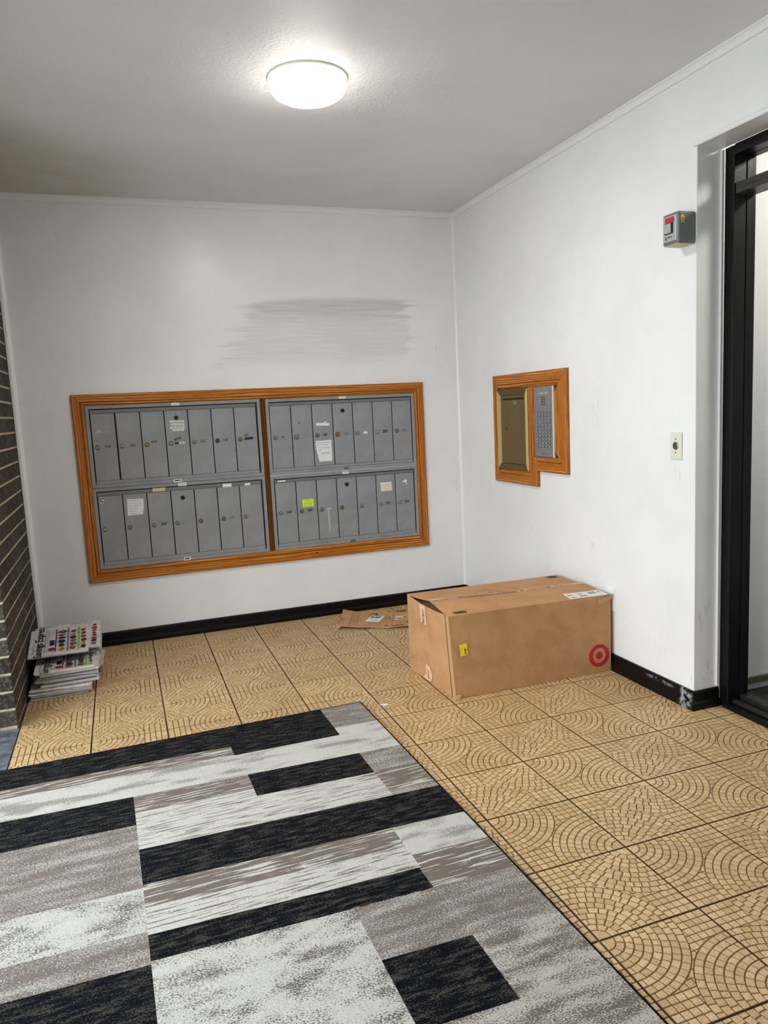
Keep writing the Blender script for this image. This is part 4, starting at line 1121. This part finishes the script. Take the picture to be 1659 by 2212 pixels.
# ------------------------------------------------------------------ the cardboard box
cb = tag(empty('cardboard_box', (-0.4550, -1.4700, 0)), 'large taped cardboard box with a red ring logo', 'box')
OX = Vector((-0.4550, -1.4700, 0))
FLb, FRb, BLb, BRb = V(-0.853, -1.707, 0.001) - OX, V(-0.022, -1.709, 0.001) - OX, V(-0.891, -1.230, 0.001) - OX, V(-0.045, -1.236, 0.001) - OX
FLt, FRt, BLt, BRt = V(-0.876, -1.706, 0.388) - OX, V(-0.021, -1.709, 0.379) - OX, V(-0.8915, -1.230, 0.390) - OX, V(-0.030, -1.249, 0.388) - OX
def bil(a, b, c, d): return lambda s, t: (a * (1 - s) + b * s) * (1 - t) + (c * (1 - s) + d * s) * t
TH = 0.0045
def bulge(f, n, amp): return lambda s, t: f(s, t) + Vector(n) * (amp * sin(pi * s) * sin(pi * t))
bm = bmesh.new(); sheet(bm, bulge(bil(FLb, FRb, FLt, FRt), (0, -1, 0), 0.002), 14, 8, TH, thdir=(0, 1, 0)); obj('front_panel', bm, 'kraft', cb, smooth=False)
bm = bmesh.new(); sheet(bm, bil(BLb, BRb, BLt, BRt), 6, 4, TH, thdir=(0, -1, 0)); obj('back_panel', bm, 'kraft', cb)
bm = bmesh.new(); sheet(bm, bil(FRb, BRb, FRt, BRt), 4, 4, TH, thdir=(-1, 0, 0)); obj('side_panel', bm, 'kraft', cb)
# left panel stops short of the front: a slot, then the returned lip of the front panel
fl_ = lambda s: FLb * (1 - s) + BLb * s
ft_ = lambda s: FLt * (1 - s) + BLt * s
s0, s1 = 0.088, 0.062
sag = lambda s: V(0, 0, -0.010 * sin(pi * min(1, max(0, (s - 0.1) / 0.9))))
def leftp(s, t):
    q = s0 + (1 - s0) * s
    return fl_(q) * (1 - t) + (ft_(q) + sag(q)) * t + V(-0.001 * sin(pi * t), 0, 0)
bm = bmesh.new(); sheet(bm, leftp, 10, 6, TH, thdir=(1, 0, 0)); obj('side_panel', bm, 'kraft', cb)
bm = bmesh.new()
def lip(s, t): return (FLb + (BLb - FLb) * s1 * s) * (1 - t) + (FLt + (BLt - FLt) * s1 * s) * t + V(-0.0010 - 0.001 * sin(pi * t), 0, 0)
sheet(bm, lip, 2, 8, 0.006, thdir=(1, 0, 0)); obj('corner_lip', bm, 'kraft_edge', cb)
bm = bmesh.new(); prism(bm, [FLb + V(0.008, 0.006, 0.001), FRb + V(-0.006, 0.006, 0.001), BRb + V(-0.006, -0.006, 0.001), BLb + V(0.006, -0.006, 0.001)], (0, 0, 1), 0.005); obj('bottom_panel', bm, 'kraft', cb)
# dark filling seen through the slits
# top flaps
def topz(s): return 0.002 + 0.012 * max(0.0, 1 - s / 0.42) ** 1.3      # lifted towards the left end
MLt = (FLt + BLt) * 0.5 + V(0.016, 0.000, 0.004); MRt = (FRt + BRt) * 0.5 + V(0.004, 0, 0.002)
def flap(edge0, edge1, side):
    def f(s, t):
        a = edge0 * (1 - s) + edge1 * s
        gap = 0.0022 + 0.006 * max(0.0, 1 - abs((s - 0.36) / 0.20)) ** 0.8 if 0.16 < s < 0.56 else 0.0022
        b = MLt * (1 - s) + MRt * s + V(0, side * gap, 0)
        return a * (1 - t) + b * t + V(0, 0, 0.003 + topz(s) * sin(pi * 0.5 * t) - (0.006 * sin(pi * t) if side > 0 else 0.003 * sin(pi * t)))
    return f
fF, fB = flap(FLt, FRt, -1), flap(BLt, BRt, 1)
bm = bmesh.new(); sheet(bm, fF, 20, 6, 0.004); obj('top_flap', bm, 'kraft', cb)
bm = bmesh.new(); sheet(bm, fB, 20, 6, 0.004); obj('top_flap', bm, 'kraft', cb)
# inner flap seen as shade under the lifted end
bm = bmesh.new(); prism(bm, [ft_(0.06) + V(0.004, 0, -0.030), ft_(0.94) + V(0.004, 0, -0.030), ft_(0.94) + V(0.24, 0, -0.024), ft_(0.06) + V(0.24, 0, -0.024)], (0, 0, 1), 0.004); obj('inner_flap', bm, 'kraft', cb)
# tape along the seam (torn beside the slit)
ts = 26
def tape_top(s, t):
    q = 0.012 + 0.985 * s
    w0 = fB(q, 1 - 0.150) if True else None
    a = fB(q, 0.86)
    inslit = 0.17 < q < 0.55
    b = fB(q, 0.995) if inslit else fF(q, 0.955)
    return a * (1 - t) + b * t + V(0, 0, 0.0016)
bm = bmesh.new(); sheet(bm, tape_top, 60, 3, 0.0006); tp = obj('seam_tape', bm, 'kraft_tape_top', cb)
bm = bmesh.new()
sx_ = 0.10
for k, q in enumerate((0.13, 0.31, 0.50, 0.69, 0.87)):
    P = tape_top((q - 0.012) / 0.985, 0.52) + V(0, 0, 0.0012); P2 = tape_top((q + 0.05 - 0.012) / 0.985, 0.52) + V(0, 0, 0.0012)
    Xd = (P2 - P).normalized(); Yd = V(0, 1, 0)
    if k < 4 or True: add_text(bm, 'target.com', 0.026, P, Xd, Yd, bold=0.0002)
    Pr = P - Xd * 0.085
    ring(bm, Pr, Xd, Yd, 0.0075, 0.011, 0, 18); ring(bm, Pr, Xd, Yd, 0, 0.004, 0, 12)
obj('lettering', bm, 'print_brown', tp)
# tape ends on the left panel
def LP(d_front, z): # distance behind the front edge and height on the left panel
    s = d_front / (BLt - FLt).length; t = z / 0.389
    return fl_(s) * (1 - t) + ft_(s) * t + V(-0.0022, 0, 0)
LX = (BLb - FLb).normalized() * -1.0          # to the right in view = towards the front
def left_tape(pts, txt, size, tc):
    bm = bmesh.new(); P = [LP(d, z) for d, z in pts]
    prism(bm, P, (-1, 0, 0), 0.0008); o = obj('tape_end', bm, 'kraft_tape', cb)
    bm = bmesh.new()
    add_text(bm, txt, size, LP(*tc) + V(-0.0014, 0, 0), V(0, 0, 1), -LX, bold=0.0002, align='CENTER')
    obj('lettering', bm, 'print_brown', o)
left_tape([(0.322, 0.378), (0.252, 0.381), (0.250, 0.286), (0.312, 0.290)], 'target.c', 0.030, (0.283, 0.335))
left_tape([(0.292, 0.084), (0.248, 0.081), (0.222, 0.042), (0.244, 0.004), (0.326, 0.004), (0.288, 0.034)], 'com', 0.030, (0.268, 0.040))
# printed arrows, barcode patches
bm = bmesh.new()
for d in (0.122, 0.101):
    A = LP(d, 0.0) + V(-0.0010, 0, 0)
    for u0, u1, v0, v1 in ((-0.0012, 0.0012, 0.285, 0.328),): quad(bm, A, LX, NZ, u0, u1, v0, v1)
    poly(bm, A, LX, NZ, [(-0.006, 0.322), (0.006, 0.322), (0.0, 0.338)])
quad(bm, LP(0.1115, 0) + V(-0.0010, 0, 0), LX, NZ, -0.018, 0.018, 0.281, 0.2845)
obj('arrow_print', bm, 'print_black', cb)
def barcode(O, X, Y, w, h, n, seed, mi=0, bm=None):
    R = random.Random(seed); u = 0
    while u < w:
        a = R.uniform(0.0015, 0.005); quad(bm, O, X, Y, u, min(u + a, w), 0, h, mi); u += a + R.uniform(0.001, 0.0035)
bm = bmesh.new(); P = fF(0.045, 0.06) + V(0, 0, 0.0014)
barcode(P, (fF(0.12, 0.06) - fF(0.045, 0.06)).normalized(), (fF(0.045, 0.2) - fF(0.045, 0.06)).normalized(), 0.062, 0.034, 12, 3, bm=bm)
P = fB(0.91, 0.05) + V(0, 0, 0.0014)
barcode(P, (fB(0.97, 0.05) - fB(0.91, 0.05)).normalized(), (fB(0.91, 0.2) - fB(0.91, 0.05)).normalized(), 0.052, 0.032, 12, 4, bm=bm)
obj('barcode_print', bm, 'print_black', cb)
# shipping label on the front flap
def FP(x, y, up=0.0012):
    s = (x - (-0.876)) / (0.855); t = (y - (-1.707)) / 0.237
    return fF(min(1, max(0, s)), min(1, max(0, t))) + V(0, 0, up)
bm = bmesh.new()
sheet(bm, lambda s, t: FP(-0.2380 + 0.2060 * s + 0.014 * t, -1.6990 + 0.098 * t - 0.006 * s), 8, 4, 0.0006); sl = obj('shipping_label', bm, 'label_white', cb)
bm = bmesh.new()
def lab(u0, u1, v0, v1): 
    P = [FP(-0.238 + 0.206 * a + 0.014 * b, -1.699 + 0.098 * b - 0.006 * a, 0.0018) for a, b in ((u0, v0), (u1, v0), (u1, v1), (u0, v1))]
    bm.faces.new([bm.verts.new(p) for p in P])
for r in ((0.30, 0.50, 0.18, 0.42), (0.32, 0.46, 0.62, 0.80), (0.60, 0.80, 0.45, 0.85), (0.08, 0.20, 0.15, 0.32), (0.05, 0.18, 0.55, 0.75), (0.85, 0.94, 0.6, 0.8)): lab(*r)
obj('print', bm, 'bar_grey', sl)
# front panel: yellow sticker and red ring logo
FPf = lambda x, z: V(x, -1.707 - 0.0045, z) - OX
bm = bmesh.new(); prism(bm, [FPf(-0.8320, 0.2530), FPf(-0.8260, 0.1985), FPf(-0.7900, 0.2035), FPf(-0.7930, 0.2575)], (0, -1, 0), 0.0007); ys = obj('yellow_sticker', bm, 'yellow', cb)
bm = bmesh.new(); Pq = FPf(-0.8005, 0.206) + V(0, -0.0011, 0)
for u0, u1, v0, v1 in ((-0.004, 0.004, 0.000, 0.009), (-0.0045, 0.003, 0.012, 0.026), (-0.003, 0.0035, 0.0265, 0.029)): quad(bm, Pq, V(1, 0, 0), V(-0.06, 0, 1), u0, u1, v0, v1)
scribble(bm, FPf(-0.824, 0.212) + V(0, -0.0011, 0), V(0, 0, 1), V(-1, 0, 0), 0.0, 0.0, 0.035, 0.003, 0.0007, 0, 8)
obj('print', bm, plain('olive_ink', srgb(96, 84, 14), 0.6), ys)
bm = bmesh.new(); C0 = FPf(-0.0905, 0.0870) + V(0, 0.0006, 0)
ring(bm, C0, NX, NZ, 0.0372, 0.0560, 0, 56); ring(bm, C0, NX, NZ, 0, 0.0190, 0, 40); obj('ring_logo', bm, 'red', cb)
# crushed corners
bm = bmesh.new()
prism(bm, [FRt + V(-0.075, -0.003, -0.012), FRt + V(-0.02, -0.005, -0.004), FRt + V(0.012, -0.004, 0.006), FRt + V(0.010, -0.004, -0.012), FRt + V(-0.02, -0.005, -0.024), FRt + V(-0.074, -0.003, -0.040)], (0, -1, 0), 0.002)
prism(bm, [FLb + V(-0.006, -0.006, 0), FLb + V(0.012, -0.012, 0.002), FLb + V(0.026, -0.008, 0.018), FLb + V(0.004, -0.006, 0.022)], (0, 1, 0), 0.003)
obj('torn_corner', bm, 'kraft_edge', cb)

# ------------------------------------------------------------------ flattened mailer behind the box
ml = tag(empty('cardboard_mailer', (-0.80, -0.33, 0)), 'flattened brown cardboard mailer lying behind the large box', 'mailer')
MO = Vector((-0.80, -0.33, 0))
# corners on the floor (left front, right front, right back, left back)
m00, m10, m11, m01 = V(-1.037, -0.370, 0) - MO, V(-0.560, -0.590, 0) - MO, V(-0.415, -0.225, 0) - MO, V(-0.905, -0.050, 0) - MO
def mz(s, t): return 0.010 + 0.022 * max(0, 1 - s / 0.22) ** 1.5 * t + 0.006 * sin(7 * s + 1) * (1 - t) ** 2 + 0.010 * max(0, s - 0.75) + 0.004
def mail_f(s, t):
    p = m00 * (1 - s) * (1 - t) + m10 * s * (1 - t) + m11 * s * t + m01 * (1 - s) * t
    nick = V(0.025, 0, 0) if (s < 0.01 and 0.25 < t < 0.55) else V(0, 0, 0)
    rag = V(0, 0.008 * sin(19 * s) * (1 - t), 0)
    return p + nick + rag + V(0, 0, mz(s, t) if not (s < 0.02 and t < 0.02) else 0.005)
bm = bmesh.new(); sheet(bm, mail_f, 28, 14, 0.003); obj('board', bm, 'kraft', ml)
def mdecal(nm, quads, mat, par=ml, up=0.0015):
    bm = bmesh.new()
    for q in quads: bm.faces.new([bm.verts.new(mail_f(s, t) + V(0, 0, up)) for s, t in q])
    return obj(nm, bm, mat, par)
R4 = lambda a, b, c, d: [(a, c), (b, c), (b, d), (a, d)]
lb = mdecal('address_label', [[(0.30, 0.30), (0.475, 0.26), (0.535, 0.62), (0.37, 0.66)]], 'label_white', up=0.0035)
mdecal('print', [R4(0.36, 0.48, 0.50, 0.535), R4(0.37, 0.41, 0.56, 0.60), R4(0.36, 0.46, 0.36, 0.375), R4(0.42, 0.50, 0.545, 0.575)], 'ink', lb, 0.0050)
lb2 = mdecal('barcode_label', [R4(0.665, 0.765, 0.36, 0.58)], 'label_white', up=0.0030)
mdecal('print', [R4(0.69, 0.755, 0.40, 0.45), R4(0.675, 0.682, 0.42, 0.54)], 'ink', lb2, 0.0042)
mdecal('stripe', [R4(0.70, 0.80, 0.52, 0.58)], 'orange', lb2, 0.0044)
sm = []
for k in range(7):
    a0_, a1_ = pi * (0.95 - 0.11 * k), pi * (0.95 - 0.11 * (k + 1)); f_ = lambda a, r: (0.40 + r * cos(a) * 0.06, 0.70 + r * sin(a) * 0.14)
    sm.append([f_(a0_, 1.0), f_(a1_, 1.0), f_(a1_, 0.82), f_(a0_, 0.82)])
sm.append([(0.405, 0.76), (0.425, 0.78), (0.455, 0.66), (0.44, 0.65)])
mdecal('smile_print', sm, 'print_black')
pq = [R4(0.13, 0.133, 0.05, 0.95), R4(0.205, 0.2075, 0.10, 0.90), R4(0.628, 0.631, 0.02, 0.98), R4(0.56, 0.60, 0.88, 0.91), R4(0.54, 0.58, 0.10, 0.13), R4(0.82, 0.86, 0.55, 0.58), R4(0.80, 0.88, 0.20, 0.24)]
for k in range(11):
    pq.append(R4(0.655 + k * 0.013, 0.661 + k * 0.013 + 0.003 * (k % 3), 0.86, 0.95)); pq.append(R4(0.64 + k * 0.013, 0.646 + k * 0.013 + 0.003 * (k % 2), 0.03, 0.09))
pq += [R4(0.53, 0.60, 0.56, 0.575), R4(0.53, 0.60, 0.45, 0.46), R4(0.594, 0.60, 0.45, 0.575), R4(0.84, 0.87, 0.74, 0.86)]
mdecal('box_print', pq, 'print_black')
bm = bmesh.new()
for k in range(8):
    t = 0.12 + k * 0.1; P = mail_f(0.165, t) + V(0, 0, 0.0016); ring(bm, P, V(1, 0, 0), V(0, 1, 0), 0.006, 0.0072, 0, 10)
obj('line_drawing', bm, 'print_brown', ml)

# ------------------------------------------------------------------ newspapers against the brick wall
def leaf(bm, W, D, z, th, R, amp=0.0018, skew=0.0):
    ph = R.uniform(0, 6); a = R.uniform(-amp, amp); b = R.uniform(-amp, amp)
    dx, dy = R.uniform(-0.005, 0.005), R.uniform(-0.004, 0.004)
    def f(s, t):
        x = W * s + dx; y = D * t + dy
        return V(x, y, z + th + a * sin(pi * s * 1.5 + ph) + b * (1 - t) * sin(4 * s + ph) - 0.002 * (1 - t) ** 4)
    sheet(bm, f, 8, 4, th)
def newspaper(loc, rz, pitch, W, D, seed, label, group, leaves=3, th=0.0017, gap=0.0022, cover=None, roll=0.0):
    R = random.Random(seed)
    o = tag(empty('newspaper', loc), label, 'newspaper', group)
    o.rotation_euler = (pitch, roll, rz)
    bm = bmesh.new()
    for k in range(leaves): leaf(bm, W, D, k * (th + gap), th, R, 0.0 if (cover and k == leaves - 1) else 0.0016)
    # rounded fold along the front edge
    H = leaves * (th + gap)
    n = 6
    fold = [(-(H / 2) * sin(pi * k / n) * 0.55, H / 2 - H / 2 * cos(pi * k / n)) for k in range(n + 1)]
    if cover or R.random() < 0.45: profile_run(bm, fold + [(0.004, H), (0.004, 0)], (0.002, 0, 0), (W - 0.002, 0, 0), (0, 1, 0), (0, 0, 1), mi=0)
    obj('pages', bm, ['news', 'news_edge'], o)
    if cover:
        zc = H + 0.0016
        mats = ['ink', 'p_purple', 'p_blue', 'p_green', 'p_navy', 'p_red', 'p_brown', 'p_orange', 'p_grey', 'p_darkred', 'p_olive']
        bm = bmesh.new(); O = V(0, 0, zc)
        # the masthead runs along the left edge, reading away from the camera
        K = 0.80
        add_text(bm, 'Savings Express', 0.054, V(0.046, D * 0.51, zc), V(0, 1, 0), V(-1, 0, 0), bold=0.0009, sx=1.02)
        _quad = quad
        def q_(bm, O, X, Y, u0, u1, v0, v1, mi=0): _quad(bm, O, X, Y, u0 * K, u1 * K, v0, v1, mi)
        for u, w in ((0.090, 0.0022), (0.097, 0.0008), (0.104, 0.0008), (0.110, 0.0008)): q_(bm, O, NX, V(0, 1, 0), u, u + w, 0.02, D - 0.02, 0)
        for u in (0.022, 0.028): q_(bm, O, NX, V(0, 1, 0), u, u + 0.002, 0.03, 0.13, 8)
        for u, mi, w in ((0.152, 1, 0.007), (0.222, 2, 0.009), (0.286, 3, 0.010)): q_(bm, O, NX, V(0, 1, 0), u, u + w, 0.022, D - 0.02, mi)
        for r in range(4):
            for q in range(2): q_(bm, O, NX, V(0, 1, 0), 0.118 + 0.0 * q, 0.148, 0.10 + r * 0.014, 0.111 + r * 0.014, 4)
        ring(bm, O + V(0.133 * K, 0.055, 0.0002), NX, V(0, 1, 0), 0, 0.016, 5, 20)
        RR_ = random.Random(seed + 50)
        for c0, c1 in ((0.164, 0.218), (0.235, 0.282), (0.300, W / K - 0.008)):
            v = 0.028
            while v < D - 0.06:
                h = RR_.uniform(0.026, 0.040); u0 = c0 + RR_.uniform(0, 0.008); u1 = c1 - RR_.uniform(0, 0.008)
                mi = RR_.choice([0, 0, 5, 6, 6, 7, 9, 10])
                k = 9; pts = []
                for q in range(k):
                    a = 2 * pi * q / k; pts.append((K * (u0 + u1) / 2 + K * (u1 - u0) / 2 * cos(a) * RR_.uniform(0.85, 1.15), v + h / 2 + h / 2 * sin(a) * RR_.uniform(0.7, 1.05)))
                poly(bm, O, NX, V(0, 1, 0), pts, mi)
                poly(bm, O + V(0, 0, 0.0003), NX, V(0, 1, 0), [(K * (u0 * 0.6 + u1 * 0.4), v + h * 0.35), (K * (u0 * 0.3 + u1 * 0.7), v + h * 0.35), (K * (u0 * 0.35 + u1 * 0.65), v + h * 0.65), (K * (u0 * 0.6 + u1 * 0.4), v + h * 0.6)], RR_.choice([7, 8, 9, 0]))
                q_(bm, O, NX, V(0, 1, 0), c0 + 0.004, c0 + 0.006, v, v + h * 0.8, 8)
                v += h + RR_.uniform(0.003, 0.008)
        obj('cover_print', bm, mats, o)
    elif R.random() < 0.95:
        bm = bmesh.new(); zc = H + 0.0014
        for u in (0.03, 0.15, 0.22): quad(bm, (0, 0, zc), NX, V(0, 1, 0), u, min(W - 0.012, u + R.uniform(0.025, 0.06)), D - 0.017, D - 0.0135)
        obj('page_print', bm, 'p_darkred', o)
        bm = bmesh.new(); RR_ = random.Random(seed + 9); v = 0.02
        while v < D - 0.05:
            h = RR_.uniform(0.016, 0.030); w_ = RR_.uniform(0.02, 0.034); c_u, c_v = W - 0.026, v + h / 2
            poly(bm, (0, 0, zc), NX, V(0, 1, 0), [(c_u + w_ / 2 * cos(2 * pi * q / 8) * RR_.uniform(0.8, 1.1), c_v + h / 2 * sin(2 * pi * q / 8) * RR_.uniform(0.8, 1.1)) for q in range(8)], RR_.randrange(5))
            v += h + RR_.uniform(0.004, 0.010)
        obj('picture_print', bm, ['p_brown', 'p_red', 'p_orange', 'ink', 'p_olive'], o)
    return o
G1 = 'newspapers low in the front pile'
G2 = 'newspapers at the back of the pile'
G3 = 'tilted newspapers under the top one'
PH = 0.0117
ORD = ['lowest', 'second', 'third', 'fourth', 'fifth', 'sixth', 'seventh', 'eighth', 'ninth', 'tenth', 'eleventh', 'twelfth', 'thirteenth', 'fourteenth']
R0 = random.Random(3)
z = 0.001
lay = [(-2.700, -0.818, 4.5, 0.262), (-2.695, -0.806, 1.5, 0.272), (-2.702, -0.812, -1.0, 0.285), (-2.698, -0.800, -3.0, 0.278),
       (-2.650, -0.792, 2.5, 0.268), (-2.640, -0.778, 4.0, 0.255), (-2.668, -0.796, 1.0, 0.276), (-2.655, -0.786, -1.5, 0.270), (-2.648, -0.800, 1.5, 0.268)]
for k, (x, y, a, W) in enumerate(lay):
    newspaper((x, y, z), radians(a), radians(R0.uniform(0.0, 0.5)), W, 0.285, 40 + k, ORD[k] + ' folded newspaper up from the floor in the front pile', G1, roll=radians(R0.uniform(-0.5, 0.5)))
    z += PH + R0.uniform(0.0012, 0.0026)
newspaper((-2.668, -0.806, z), radians(1.5), 0.0, 0.272, 0.285, 52, 'newspaper with a savings masthead on top of the front pile', None, cover=True)
z += PH + 0.001
front_top = z
zb = 0.001
for k in range(14):
    newspaper((-2.690 + R0.uniform(0.0, 0.030), -0.500 + R0.uniform(-0.008, 0.008), zb), radians(R0.uniform(-2.5, 2.5)), 0.0, 0.288, 0.285, 80 + k, ORD[k] + ' folded newspaper up from the floor in the back pile by the wall', G2)
    zb += PH + 0.0006
# tilted top group: rests on the front pile and on the back pile
tilt = math.atan2(0.052, 0.26)
for k in range(4):
    yy = -0.650 + (3 - k) * 0.024; zz = front_top + 0.008 + k * (PH + 0.0012) + 0.024 * (3 - k) * math.tan(tilt)
    if k == 3: newspaper((-2.704, yy - 0.035, zz - 0.008), radians(0.5), tilt, 0.278, 0.300, 120, 'topmost tilted newspaper with a full savings masthead on the pile', None, cover=True)
    else: newspaper((-2.694 + 0.010 * k, yy, zz), radians(1.0 - 0.9 * k), tilt, 0.300, 0.300, 120 + k, ('lowest', 'middle', 'highest')[k] + ' of three tilted newspapers just under the topmost one', G3)

# ------------------------------------------------------------------ a scrap of paper on the tiles
sc_ = tag(empty('paper_scrap', (-1.170, -1.620, 0.0)), 'small white paper scrap on the tiles by the rug corner', 'scrap')
bm = bmesh.new(); prism(bm, [(-0.020, 0.006, 0.001), (0.004, -0.012, 0.001), (0.022, -0.006, 0.001), (0.012, 0.006, 0.001), (-0.006, 0.014, 0.001)], (0, 0, 1), 0.0012); obj('sheet', bm, 'paper', sc_)
